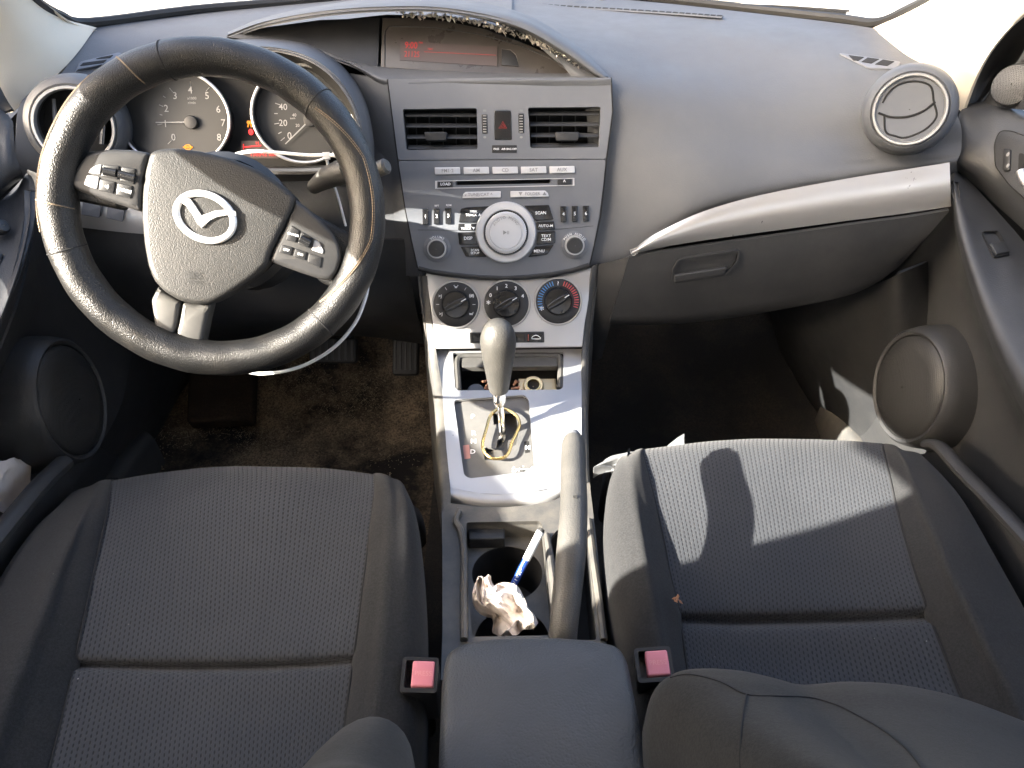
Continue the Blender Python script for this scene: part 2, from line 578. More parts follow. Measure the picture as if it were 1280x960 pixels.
# ------------------------------------------------------------------ camera, light, world
cd = bpy.data.cameras.new('camera'); co = bpy.data.objects.new('camera', cd); COL.objects.link(co)
co.location = CAM; co.rotation_euler = (R(90) - PIT, 0, 0)
cd.sensor_fit = 'HORIZONTAL'; cd.sensor_width = 36; cd.lens = 36 * FPX / 1280
cd.clip_start = .01; cd.clip_end = 500
S.camera = co
SUN_EL, SUN_H = R(25.8), V((1, .45))
SUN_H.normalize()
sd = V((SUN_H.x * cos(SUN_EL), SUN_H.y * cos(SUN_EL), -sin(SUN_EL)))      # the way the light travels
sl = bpy.data.lights.new('sun', 'SUN'); sl.energy = 5.0; sl.angle = R(.5); sl.color = (1, .945, .84)
so = bpy.data.objects.new('sun', sl); COL.objects.link(so)
so.location = (-4, -1, 3); so.rotation_euler = sd.to_track_quat('-Z', 'Y').to_euler()
w = bpy.data.worlds.new('World'); S.world = w; w.use_nodes = True
wn = w.node_tree.nodes; sky = wn.new('ShaderNodeTexSky'); sky.sky_type = 'NISHITA'; sky.sun_disc = False
sky.sun_elevation = SUN_EL; sky.sun_rotation = atan2(-sd.x, -sd.y); sky.air_density = .8; sky.dust_density = 7; sky.ozone_density = .3
w.node_tree.links.new(sky.outputs[0], wn['Background'].inputs[0]); wn['Background'].inputs[1].default_value = .15
S.view_settings.view_transform = 'Standard'; S.view_settings.look = 'None'
S.view_settings.exposure = 3.0; S.view_settings.gamma = 1
S.render.engine = 'CYCLES'
S.cycles.max_bounces = 8; S.cycles.diffuse_bounces = 5; S.cycles.glossy_bounces = 4
S.cycles.use_denoising = True
S.cycles.caustics_reflective = False; S.cycles.caustics_refractive = False
S.cycles.sample_clamp_indirect = 6
UPF = Fr((0, 0, 0), (0, 0, 1), V((0, 1, 0)))       # horizontal frame: x right, y forward, h up

def flat(z):
    f = Fr((0, 0, z), (0, 0, 1), V((0, 1, 0)))
    f.ex, f.ey = V((1, 0, 0)), V((0, 1, 0))
    return f
F0 = flat(0)

# ------------------------------------------------------------------ outside, body shell
b = MB(); b.box(F0, -60, 60, -60, 60, -.35, -.30)
struct(b.build('ground', M['ground'], loc=(0, 0, -.3)))
b = MB()
b.patch([[V((-.75, 1.78, .66)), V((-.3, 1.86, .71)), V((.3, 1.86, .71)), V((.75, 1.78, .66))],
         [V((-.76, 2.2, .62)), V((-.3, 2.3, .665)), V((.3, 2.3, .665)), V((.76, 2.2, .62))],
         [V((-.72, 2.6, .50)), V((-.3, 2.7, .545)), V((.3, 2.7, .545)), V((.72, 2.6, .50))],
         [V((-.66, 2.78, .28)), V((-.3, 2.86, .3)), V((.3, 2.86, .3)), V((.66, 2.78, .28))]], 6, 6, .02)
tag(b.build('car_hood', M['carwhite']), 'glaring white car hood seen through the foot of the windscreen', 'car hood')

# shell around the cabin: roof, side sills, rear quarter walls
b = MB()
b.patch([[V((-.60, .52, 1.05)), V((-.2, .66, 1.115)), V((.2, .66, 1.115)), V((.60, .52, 1.05))],
         [V((-.60, .1, 1.10)), V((-.2, .12, 1.17)), V((.2, .12, 1.17)), V((.60, .1, 1.10))],
         [V((-.60, -.9, 1.08)), V((-.2, -.92, 1.14)), V((.2, -.92, 1.14)), V((.60, -.9, 1.08))]], 4, 4, .03)
struct(b.build('car_roof', M['beige']))
b = MB()
for sx in (-1, 1):
    b.patch([[V((sx * .80, 1.5, -.1)), V((sx * .80, .58, -.1)), V((sx * .80, .44, -.1)), V((sx * .80, .32, -.1)), V((sx * .80, -1.3, -.1))],
             [V((sx * .80, 1.5, .62)), V((sx * .80, .58, .64)), V((sx * .80, .44, .655)), V((sx * .80, .32, .70)), V((sx * .80, -1.3, .76))]], 2, 2, .02)
# centre post and rear side wall behind it
    b.patch([[V((sx * .74, BPOST, .60)), V((sx * .74, .02, .60)), V((sx * .74, -1.3, .60))],
             [V((sx * .66, BPOST - .06, .9)), V((sx * .66, 0, .9)), V((sx * .66, -1.3, .9))],
             [V((sx * .55, BPOST - .12, 1.13)), V((sx * .55, 0, 1.13)), V((sx * .55, -1.3, 1.13))]], 2, 2, .02) if sx < 0 else \
    b.patch([[V((sx * .74, .12, .60)), V((sx * .74, .02, .60)), V((sx * .74, -.2, .60))],
             [V((sx * .66, .10, .9)), V((sx * .66, 0, .9)), V((sx * .66, -.2, .9))],
             [V((sx * .55, .06, 1.13)), V((sx * .55, 0, 1.13)), V((sx * .55, -.2, 1.13))]], 2, 2, .02)
# window frame of the driver's door, running up into the roof rail, and its twin
for sx in (-1, 1):
    fr_ = [V((sx * .60, -.9, 1.06)), V((sx * .60, .05, 1.075)), V((sx * .60, .28, 1.075)), V((sx * .605, .47, 1.015)), V((sx * .625, .785, .925)), V((sx * .65, .92, .86))]
    b.tube([p + V((0, 0, .035)) for p in spline(fr_, 5)], .078, 12, flat=.3, up=(1, 0, 0))
# bulkhead and rear shelf behind the seats
b.patch([[V((-.72, -1.3, -.1)), V((0, -1.35, -.1)), V((.72, -1.3, -.1))], [V((-.72, -1.28, .75)), V((0, -1.33, .75)), V((.72, -1.28, .75))]], 2, 2, .03)
b.patch([[V((-.72, -.75, .70)), V((0, -.75, .70)), V((.72, -.75, .70))], [V((-.72, -1.28, .75)), V((0, -1.33, .75)), V((.72, -1.28, .75))]], 2, 2, .03)
struct(b.build('car_body', M['carwhite']))
# visor added out of view, outlined to cut the sun through the side window
b = MB(); FV = Fr((-.60, 0, 0), (1, 0, 0))
b.prism(FV, rnd([(.06, 1.07), (.07, .93), (.27, .868), (.56, .80), (.64, .80), (.75, .835), (.76, .92), (.62, 1.0), (.45, 1.06)], .02), -.006, .006, .004)
tag(b.build('added_visor', M['beige']), 'cream visor added out of view to block sun at the driver side window', 'sun visor')
# dark inner skin behind the door trims and the bulkhead under the windscreen
b = MB()
for sx in (-1, 1):
    b.patch([[V((sx * .672, y, -.1)) for y in (-.5, .1, .6, .85, 1.2, 1.5)], [V((sx * .672, y, z)) for y, z in ((-.5, .56), (.1, .56), (.6, .565), (.85, .60), (1.2, .655), (1.5, .64))]], 2, 2, .01)
b.patch([[V((-.70, 1.52, -.1)), V((0, 1.54, -.1)), V((.70, 1.52, -.1))], [V((-.70, 1.50, .64)), V((0, 1.58, .66)), V((.70, 1.50, .64))]], 2, 2, .02)
struct(b.build('bulkhead', M['dash_dark']))
# canopy added out of view to keep the sun off the dash top
sc_ = thing('added_canopy', 'flat canopy on posts added out of view left of the car to shade the dashboard', 'canopy', (-4.7, .6, -.3))
FZ = flat(3.0)
b = MB(); b.prism(FZ, rect(-5.7, -1.09, -3.80, 1.4), 0, .05, .01); b.build('roof_panel', M['carwhite'], sc_)
for x, y in ((-5.5, 1.2), (-3.9, 1.2), (-3.9, -.2)):
    b = MB(); b.tube([V((x, y, -.3)), V((x, y, 3.0))], .03, 10); b.build('post', M['ring'], sc_)

# windscreen and its black edge seal
gl = [(-60, -110, 1.0), (10, -40, 1.08), (40, 0, 1.14), (74, 21, 1.195), (112, 30, 1.245), (240, 14, 1.375), (370, 3, 1.46), (500, -8, 1.52), (640, -12, 1.55),
      (760, -6, 1.53), (860, 4, 1.49), (960, 15, 1.425), (1050, 25, 1.33), (1097, 30, 1.26), (1138, 13, 1.205), (1172, -5, 1.155), (1215, -32, 1.085), (1300, -110, .98)]
edge = [U(*q) for q in gl]
ws = thing('windscreen', 'clear windscreen with black rubber seal curving along the dashboard top', 'windscreen', (0, 1.5, .68))
low = [U(*q) + V((0, .012, .002)) for q in gl[4:14]]
n = len(low)
top = [V((-.52 + 1.04 * i / (n - 1), .54 + .13 * (1 - (2 * i / (n - 1) - 1) ** 2), 1.105 + .03 * (1 - (2 * i / (n - 1) - 1) ** 2))) for i in range(n)]
mid = [(a + c) / 2 + V((0, .03, .03)) for a, c in zip(low, top)]
MB().patch([low, mid, top], 3, 8, 0).build('pane', M['glass'], ws)
b = MB(); b.tube(spline([p + V((0, .004, .001)) for p in edge], 5), .0075, 8)
b.build('seal', M['rubber'], ws)
# cowl panel below the glass outside
b = MB()
b.patch([[p + V((0, .02, -.012)) for p in low], [V((p.x * 1.12, p.y + .20, p.z - .05)) for p in low]], 3, 3, .01)
tag(b.build('cowl_panel', M['carwhite']), 'pale cowl strip outside between windscreen foot and hood', 'cowl')

wp = thing('wiper_blade', 'thin dark wiper arm resting on the cowl outside the windscreen', 'wiper', U(980, 9, 1.60))
wpt = [U(860, 1, 1.64), U(900, 6, 1.62), U(980, 9.5, 1.57), U(1058, 15, 1.50)]
b = MB(); b.tube(spline(wpt, 6), .004, 6); b.build('arm', M['rubber'], wp)
b = MB(); b.tube([p + V((0, -.012, .004)) for p in spline(wpt, 6)], .002, 5); b.build('blade', M['rubber'], wp)
# ------------------------------------------------------------------ pillars
def pillar(inner, outer, lab):
    a = [U(*q) for q in inner]; c = [U(*q) for q in outer]
    rows = []
    for p, q in zip(a, c):
        m = (p + q) / 2
        inw = V((-1 if m.x > 0 else 1, -.5, .25)).normalized()
        rows.append([p + V((0, .012, -.004)), p, p * .72 + q * .28 + inw * .016, m + inw * .022, p * .25 + q * .75 + inw * .016, q, q + V((.012 if m.x > 0 else -.012, .02, 0))])
    o = MB().patch(rows, 4, 6, .006).build('windscreen_pillar', M['beige'])
    tag(o, lab, 'pillar', 'windscreen pillars')
pillar([(1094, 36, 1.252), (1138, 16, 1.195), (1170, -3, 1.15), (1214, -30, 1.08), (1300, -110, .97)],
       [(1203, 140, 1.06), (1222, 92, 1.05), (1247, 52, 1.04), (1287, 14, 1.02), (1400, -60, .93)],
       'sunlit cream windscreen pillar trim on the passenger side, above the round vent')
pillar([(119, 36, 1.242), (77, 24, 1.19), (42, 3, 1.135), (10, -38, 1.075), (-60, -110, .99)],
       [(16, 140, 1.04), (2, 112, 1.035), (-18, 84, 1.03), (-60, 40, 1.01), (-150, -40, .93)],
       'cream windscreen pillar trim on the driver side, left of the steering wheel')

# ------------------------------------------------------------------ dashboard
dash = thing('dashboard', 'grey moulded dashboard running across the car below the windscreen', 'dashboard', (0, 1.1, .35))
b = MB()
b.patch([[U(*q) for q in r_] for r_ in [
    [(560, -10, 1.53), (700, -6, 1.525), (820, 3, 1.49), (940, 16, 1.42), (1050, 29, 1.315), (1097, 36, 1.25)],
    [(600, 12, 1.37), (700, 26, 1.345), (820, 36, 1.315), (940, 43, 1.275), (1060, 54, 1.215), (1135, 66, 1.16)],
    [(640, 30, 1.23), (722, 55, 1.205), (830, 76, 1.195), (950, 83, 1.175), (1075, 90, 1.12), (1172, 98, 1.08)],
    [(690, 66, 1.13), (758, 100, 1.105), (850, 116, 1.105), (960, 125, 1.10), (1085, 134, 1.065), (1199, 150, 1.01)],
    [(730, 130, 1.10), (762, 160, 1.074), (860, 170, 1.055), (970, 175, 1.052), (1085, 172, 1.04), (1202, 180, .995)],
    [(735, 220, 1.055), (756, 235, 1.043), (868, 222, 1.015), (970, 208, 1.018), (1085, 196, 1.015), (1200, 193, .988)],
    [(730, 335, 1.0), (783, 321, .998), (866, 266, .995), (968, 239, 1.0), (1083, 219, .998), (1196, 203, .982)],
    [(730, 350, 1.02), (785, 336, 1.01), (868, 290, 1.02), (970, 262, 1.02), (1085, 240, 1.02), (1198, 225, 1.0)]]], 8, 8, .006)
ppad = b.build('passenger_pad', M['dash'], dash)
b = MB()
b.patch([[U(*q) for q in r_] for r_ in [
    [(112, 33, 1.248), (240, 17, 1.378), (380, 4, 1.465), (520, -7, 1.52), (640, -10, 1.53)],
    [(96, 58, 1.185), (235, 38, 1.28), (375, 26, 1.335), (520, 16, 1.345), (640, 16, 1.36)],
    [(76, 92, 1.115), (190, 76, 1.185), (340, 56, 1.215), (500, 46, 1.225), (640, 42, 1.235)],
    [(28, 125, 1.05), (130, 122, 1.10), (300, 112, 1.165), (440, 100, 1.175), (500, 96, 1.17)],
    [(20, 170, 1.012), (120, 180, 1.06), (300, 190, 1.12), (425, 190, 1.105), (502, 180, 1.065)],
    [(22, 213, .99), (120, 240, 1.02), (300, 260, 1.08), (436, 270, 1.06), (518, 270, 1.03)],
    [(34, 285, .98), (120, 330, 1.0), (300, 350, 1.06), (450, 350, 1.06), (528, 345, 1.015)],
    [(60, 372, 1.03), (150, 395, 1.04), (300, 395, 1.09), (450, 390, 1.13), (535, 392, 1.07)]]], 8, 8, .006)
dpad = b.build('driver_pad', M['dash'], dash)
# dark knee panel below on the driver's side
b = MB()
b.patch([[U(*q) for q in r_] for r_ in [
    [(38, 276, .955), (100, 284, .96), (180, 292, .965), (300, 300, 1.0), (420, 300, 1.02), (505, 300, 1.02)],
    [(42, 310, .95), (110, 335, .955), (200, 350, .96), (300, 350, .985), (420, 345, 1.01), (512, 345, 1.02)],
    [(52, 360, .975), (120, 395, .975), (210, 402, .98), (300, 400, 1.0), (430, 395, 1.02), (522, 395, 1.03)],
    [(66, 395, 1.05), (130, 425, 1.05), (220, 428, 1.06), (310, 425, 1.08), (440, 420, 1.1), (530, 430, 1.1)]]], 6, 6, .006)
b.build('knee_panel', M['dash_dark'], dash)
b = MB(); b.patch([[U(*q) for q in r_] for r_ in [
    [(435, 92, 1.135), (462, 96, 1.11), (487, 99, 1.090)], [(458, 140, 1.11), (475, 140, 1.09), (493, 140, 1.073)], [(474, 200, 1.075), (487, 200, 1.062), (500, 200, 1.047)],
    [(482, 255, 1.055), (496, 258, 1.038), (510, 262, 1.021)], [(490, 300, 1.04), (505, 303, 1.022), (519, 308, 1.002)], [(500, 345, 1.03), (514, 345, 1.01), (528, 345, .99)]]], 5, 5, .006)
b.build('side_cheek', M['dash'], dash)
b = MB(); b.box(F0, -.60, .62, 1.16, 1.34, .33, .585, .02); b.build('light_leak_block', M['deep'], dash)  # dark box added inside the dash to stop light leaking through
# silver strip, passenger side
def strip(top, low, bulge, n=6):
    rows = []
    for k in range(n + 1):
        t = k / n
        rows.append([a.lerp(c, t) + (CAM - a).normalized() * bulge * sin(pi * min(1, max(0, t))) for a, c in zip(top, low)])
    return rows
tp = [(788, 316, .972), (808, 299, .970), (835, 284, .970), (880, 264, .972), (950, 244, .974), (1060, 223, .970), (1130, 212, .963), (1187, 203, .955)]
lo = [(789, 318, .972), (815, 312, .968), (845, 306, .966), (890, 299, .966), (955, 290, .966), (1060, 276, .960), (1130, 267, .952), (1189, 258, .944)]
b = MB(); b.patch(strip([U(*q) for q in tp], [U(*q) for q in lo], .008), 4, 2, .006)
b.build('trim_strip', M['silver'], dash, label='wide tapering silver strip on the passenger side')
tp = [(34, 212, .96), (60, 222, .962), (100, 236, .968), (150, 247, .975), (200, 252, .985)]
lo = [(38, 272, .948), (62, 277, .950), (100, 284, .955), (150, 290, .960), (200, 294, .968)]
b = MB(); b.patch(strip([U(*q) for q in tp], [U(*q) for q in lo], .005), 4, 2, .006)
ls = b.build('trim_strip', M['silver'], dash, label='short silver strip with blank switches on the driver side')
fs = Fr.pts(U(104, 252, .957), U(150, 262, .966), U(120, 284, .953)).off(.006)
for q in [[(104, 251), (127, 256), (125, 272), (102, 268)], [(135, 257), (156, 262), (154, 277), (133, 272)]]:
    b = MB(); b.prism(fs, rnd(fs.L(q), .002), -.008, .003, .0008); b.build('blank_switch', M['panel'], dash)
# glovebox
tp = [(786, 322, .962), (830, 314, .958), (900, 304, .956), (980, 293, .954), (1070, 280, .948), (1140, 271, .942), (1187, 263, .936)]
m1 = [(778, 350, .958), (828, 346, .953), (900, 338, .951), (980, 328, .949), (1070, 315, .944), (1135, 305, .94), (1160, 295, .938)]
m2 = [(768, 384, .955), (825, 382, .952), (900, 374, .951), (980, 362, .95), (1060, 350, .948), (1105, 338, .948), (1135, 322, .948)]
lo = [(762, 405, .962), (825, 405, .962), (900, 398, .962), (980, 385, .962), (1055, 370, .962), (1095, 354, .962), (1118, 338, .962)]
l2 = [(765, 402, 1.03), (825, 402, 1.03), (900, 396, 1.03), (980, 384, 1.03), (1055, 368, 1.03), (1092, 352, 1.03), (1115, 336, 1.03)]
b = MB(); b.patch([[U(*q) for q in r_] for r_ in (tp, m1, m2, lo, l2)], 5, 5, .008)
gb = b.build('glovebox_lid', M['dash_dark'], dash)
fg = Fr.pts(U(845, 325, .955), U(920, 315, .953), U(870, 350, .952)).off(.002)
b = MB()
op = rnd(fg.L([(850, 325), (922, 314), (920, 326), (906, 341), (842, 351), (843, 336)]), .004)
b.plate(fg, [(x * 1.0, y) for x, y in inset(op, -.003)], [op], -.004, .003)
b.prism(fg, inset(op, .0005), -.006, -.0005)
b.prism(fg, rnd(fg.L([(842, 342), (908, 332), (905, 342), (842, 352)]), .003), -.006, .006, .002)
b.build('handle', M['dash_dark'], gb)
# side cheek right of the centre stack, running down to the console
b = MB(); b.patch([[U(*q) for q in r_] for r_ in [
    [(738, 333, .995), (760, 328, .98), (786, 321, .966)], [(734, 365, .985), (757, 362, .972), (777, 356, .962)],
    [(732, 410, .985), (750, 412, .975), (762, 410, .97)], [(734, 450, 1.0), (745, 450, .995), (752, 448, 1.0)]]], 5, 5, .006)
b.build('side_cheek', M['dash_dark'], dash)

# display hood: thick lip arching over the screen
A = [(285, 40, 1.27), (330, 22, 1.28), (400, 7, 1.29), (480, -3, 1.29), (560, -2, 1.28), (650, 15, 1.23), (715, 52, 1.16), (752, 86, 1.11), (764, 99, 1.098)]
B = [(285, 43, 1.20), (330, 26, 1.18), (400, 12, 1.165), (480, 4, 1.16), (560, 5, 1.155), (648, 22, 1.135), (711, 57, 1.115), (749, 89, 1.095), (762, 99.5, 1.093)]
C = [(285, 46, 1.17), (330, 30, 1.145), (400, 17, 1.13), (480, 10.5, 1.125), (560, 12.5, 1.122), (645, 30, 1.115), (707, 63, 1.104), (746, 92, 1.092), (760, 99.7, 1.091)]
D = [(285, 48, 1.175), (330, 32, 1.152), (400, 19, 1.138), (480, 13, 1.133), (560, 15, 1.13), (643, 33, 1.122), (704, 66, 1.109), (744, 93.5, 1.095), (759, 100, 1.093)]
E_ = [(285, 48, 1.22), (330, 33, 1.21), (400, 21, 1.20), (480, 15, 1.20), (560, 17, 1.195), (642, 36, 1.18), (702, 69, 1.145), (742, 95, 1.115), (757, 100, 1.105)]
b = MB(); b.patch([[U(*q) for q in r_] for r_ in (A, B, C, D, E_)], 6, 5, .004)
b.build('display_hood', M['dash'], dash)
# shelf below the screen
b = MB(); b.patch([[U(*q) for q in r_] for r_ in [
    [(385, 57, 1.19), (430, 68, 1.18), (475, 78, 1.18), (560, 84, 1.175), (650, 88, 1.16), (720, 92, 1.13), (763, 97, 1.10)],
    [(385, 61, 1.14), (430, 74, 1.135), (475, 84, 1.13), (560, 89.5, 1.125), (650, 93, 1.12), (715, 96, 1.105), (763, 98, 1.094)],
    [(395, 65, 1.135), (440, 81, 1.12), (484, 99, 1.092), (560, 99, 1.089), (650, 98.5, 1.087), (715, 98, 1.086), (764, 98, 1.085)],
    [(402, 70, 1.15), (446, 87, 1.13), (486, 108, 1.09), (560, 108, 1.086), (650, 108, 1.084), (715, 107, 1.083), (764, 106, 1.083)]]], 5, 5, .004)
b.build('display_shelf', M['dash'], dash)
# defroster slot along the dash top
b = MB()
dl = [U(*q) for q in [(640, 6, 1.47), (700, 11, 1.45), (770, 15, 1.425), (840, 19.5, 1.40), (903, 24, 1.37)]]
dl = [p + V((0, 0, .003)) for p in spline(dl, 8)]
b.tube(dl, .007, 8, flat=.35, up=(0, 0, 1))
dv = b.build('defroster_vent', M['dash'], dash)
b = MB()
for i in range(len(dl) - 1):
    p, q = dl[i].lerp(dl[i + 1], .12), dl[i].lerp(dl[i + 1], .85)
    b.tube([p + V((0, 0, .0016)), q + V((0, 0, .0016))], .0045, 6, flat=.35, up=(0, 0, 1))
b.build('slot', M['deep'], dv)
# side-window demist grilles
def hit(o, px, py):
    """where a line of sight meets a part that is already built"""
    org = ORG[o.name]
    ok, p, n, i = o.ray_cast(CAM - org, ray(px, py).normalized())
    return (p + org) if ok else None
def demist(q, slots, lab, pad):
    f = Fr.pts(*[hit(pad, *a[:2]) for a in q[:3]]).off(.0012)
    pl = [a[:2] for a in q]
    b = MB(); b.prism(f, rnd(f.L(pl), .004), -.01, .0015, .001)
    o = b.build('demist_grille', M['panel'], dash, label=lab)
    b = MB()
    for s_ in slots: b.prism(f, inset(f.L(s_), .0003), .001, .0022)
    b.build('slot', M['deep'], o)
demist([(1048, 67, 1.185), (1126, 78, 1.125), (1122, 87, 1.115), (1086, 86, 1.13)],
       [[(1060, 70.5), (1080, 73), (1072, 78), (1066, 76.5)], [(1084, 73.5), (1099, 75.5), (1089, 81), (1076, 79)], [(1103, 76), (1118, 78.5), (1109, 84), (1093, 82)]],
       'right hand side window demist grille', ppad)
demist([(93, 92, 1.10), (100, 78, 1.13), (150, 66, 1.165), (156, 74, 1.15)],
       [[(98, 88), (95, 91), (122, 85), (128, 82)], [(100, 84), (104, 80), (134, 76), (130, 80)], [(120, 75), (126, 73), (142, 70), (138, 74)]],
       'left hand side window demist grille', dpad)

# round end vents
def end_vent(px, py, Y, nrm, r, openv, lab):
    f = Fr(U(px, py, Y), V(nrm))
    b = MB()
    b.lathe(f, 0, 0, [(r * 1.42, -.055), (r * 1.40, -.03), (r * 1.34, -.012), (r * 1.25, -.002), (r * 1.13, .002), (r * 1.06, 0), (r * 1.03, -.006), (r, -.02), (r * .98, -.045), (r * .5, -.05)], 64)
    v = b.build('round_vent', M['dash'], dash, label=lab)
    b = MB(); b.lathe(f, 0, 0, [(r * 1.07, -.002), (r * 1.07, .003), (r * 1.045, .0055), (r * .99, .0055), (r * .955, .002), (r * .95, -.004)], 64)
    b.build('ring', M['ring'], v)
    if not openv:
        b = MB(); b.lathe(f, 0, 0, [(r * .99, -.01), (r * .965, .001), (r * .93, .0012), (r * .80, .0005)] + [(r * .8 * k, .0005 - .002 * (1 - k * k)) for k in (.95, .8, .6, .4, .2, .02)], 64)
        b.build('flap', M['panel'], v)
        b = MB()
        k = r / 42
        dome = lambda x, y: (lambda q: .0006 - .002 * (1 - q * q) if q < 1 else .0006 + (q - 1) * .003)(hypot(x, y) / (r * .8))
        pts = [(-36, -9), (-20, -12), (0, -9), (16, 0), (27, 13)]
        b.tube(spline([f.w(x * k, y * k, dome(x * k, y * k)) for x, y in pts], 6), .0015, 6)
        pts = [(-30, -12), (-22, -33), (-8, -37), (6, -37), (26, -24), (36, -5), (27, 14), (17, 33), (-3, 37), (-22, 31), (-33, 18), (-37, 4)]
        b.tube(spline([f.w(x * k * .93, y * k * .93, dome(x * k * .93, y * k * .93)) for x, y in pts], 5), .0012, 6)
        b.build('flap_gap', M['deep'], v)
    else:
        b = MB(); b.lathe(f, 0, 0, [(r * .97, -.02), (r * .9, -.028), (.002, -.03)], 48); b.build('duct', M['deep'], v)
        b = MB(); b.tube([f.w(r * .1, -r * .85, -.012), f.w(-r * .12, 0, -.004), f.w(r * .18, r * .85, -.010)], [.003, .0045, .003], 8)
        b.tube([f.w(-r * .45, -r * .7, -.018), f.w(-r * .55, 0, -.014), f.w(-r * .40, r * .75, -.016)], [.002, .003, .002], 8)
        b.build('vane', M['panel'], v)
    return v
end_vent(1137, 137, .985, (-.42, -.86, .28), .0405, False, 'closed round vent on the passenger side')
end_vent(93, 157, .965, (.30, -.90, .26), .044, True, 'open round vent on the driver side, half hidden by the wheel')
# embossed airbag marking
fa = Fr.pts(hit(ppad, 1050, 207), hit(ppad, 1098, 198), hit(ppad, 1070, 190)).off(.0004)
b = MB(); b.text(fa, 1075, 202, 'SRS AIRBAG', 4.5, .16); b.build('lettering', M['dash'], dash)

# centre panel with the two square vents
PA = Fr.pts(U(485, 99, 1.0875), U(763, 97, 1.0875), U(624, 340, .983))
cp = thing('vent_panel', 'blue grey panel with two square air vents above the radio', 'vent panel', PA.p(624, 199))
out = PA.L([(485, 99), (624, 97.5), (763, 97), (765, 140), (757, 198.5), (624, 199.2), (498, 200)])
lv = rnd(PA.L([(503, 136.5), (596, 135), (597, 186.5), (508, 187.5)]), .003)
rv = rnd(PA.L([(660, 134.5), (751, 133.5), (749, 184), (663, 185)]), .003)
hz = rnd(PA.L([(618, 138), (639, 138), (640, 175), (618, 175)]), .002)
w1 = rnd(PA.L([(602, 143), (609, 143), (609.5, 167), (603, 167)]), .001)
w2 = rnd(PA.L([(648, 142), (655, 142), (655, 166), (648.5, 166)]), .001)
b = MB(); b.plate(PA, rnd(out, .003), [lv, rv, hz, w1, w2], -.012, 0)
b.build('face', M['panel'], cp)
for sq in ([(764, 97), (766, 140), (758.5, 198.5), (751, 270), (737.5, 331)], [(484, 99), (497, 200), (506, 260), (514, 300), (522, 335)]):
    b = MB(); b.tube([PA.p(*q, -.0005) for q in sq], .0009, 6); b.build('panel_gap', M['deep'], cp)
for (hole, q, tabx, lab) in ((lv, [(503, 136.5), (596, 135), (597, 186.5), (508, 187.5)], (530, 559), 'left vent'), (rv, [(660, 134.5), (751, 133.5), (749, 184), (663, 185)], (694, 724), 'right vent')):
    b = MB(); b.prism(PA, inset(hole, -.0005), -.05, -.046)
    xs = [x for x, y in hole]; ys = [y for x, y in hole]
    x0, x1, y0, y1 = min(xs), max(xs), min(ys), max(ys)
    b.plate(PA, inset(hole, -.003), [inset(hole, -.0001)], -.05, -.0125)
    v = b.build('square_vent', M['deep'], cp)
    for k, fy in enumerate((.86, .60, .33, .08)):
        p0 = y0 + (y1 - y0) * fy
        b = MB()
        b.tube([PA.w(x0 + .0015 + .004 * (1 - fy), p0, -.010), PA.w(x1 - .001, p0, -.010)], .0056, 10, flat=.30, up=PA.ey * .75 + PA.n * .5)
        b.build('louvre', M['dash_dark'], v)
    b = MB()
    for k in range(5):
        xx = x0 + (x1 - x0) * (k + .7) / 5.4
        b.box(PA, xx - .0006, xx + .0006, y0 + .001, y1 - .001, -.045, -.032)
    b.build('rear_fins', M['rubber'], v)
    b = MB(); bx0, by0 = PA.l(tabx[0], 165); bx1, by1 = PA.l(tabx[1], 176)
    b.prism(PA, rnd([(bx0, by0), (bx1, by0), (bx1 - .002, by1), (bx0 + .002, by1)], .002), -.016, .001, .0012)
    b.build('vent_tab', M['dash_dark'] if lab[0] == 'r' else M['black'], v)
b = MB(); b.prism(PA, inset(hz, .0004), -.011, .0012, .001)
hb = b.build('hazard_button', M['gloss'], cp)
b = MB()
for rr, wd in ((5.6, 1), (2.9, 1)):
    tri = [PA.l(628.5 + rr * cos(a), 157.5 - rr * sin(a)) for a in (pi / 2, pi / 2 + 2.094, pi / 2 + 4.189)]
    b.tube([PA.w(x, y, .0015) for x, y in tri], .0005, 5, True)
b.build('warning_triangle', M['redled'], hb)
for ww, wx in ((w1, 606), (w2, 651.5)):
    b = MB(); b.prism(PA, inset(ww, .0004), -.011, .0015, .001); o = b.build('thumbwheel', M['black'], cp)
    b = MB()
    for k in range(7):
        x, y = PA.l(wx, 145 + 20 * k / 6.); b.box(PA, x - .0024, x + .0024, y - .0005, y + .0005, .001, .0022)
    b.build('knurl', M['ring'], o)
b = MB()
for x in (606, 651.5):
    b.text(PA, x, 138.5, 'III', 2.6, sx=1.4); b.prism(PA, ell(*PA.l(x, 171.5), .0022, .0016, 10), 0, .0004)
b.build('vent_symbols', M['greyprint'], cp)
b = MB(); b.prism(PA, rnd(PA.L([(615, 181.5), (646, 181.5), (646, 191), (615, 191)]), .001), -.003, .0008, .0004)
o = b.build('indicator_strip', M['black'], cp)
b = MB()
b.text(PA, 620.5, 186.4, 'PASS', 2.3, bold=.01, h=.001); b.text(PA, 629.5, 186.4, 'AIR', 2.3, bold=.01, h=.001); b.text(PA, 639.5, 186.4, 'BAG OFF', 2.2, bold=.01, h=.001)
b.build('lettering', M['white'], o)

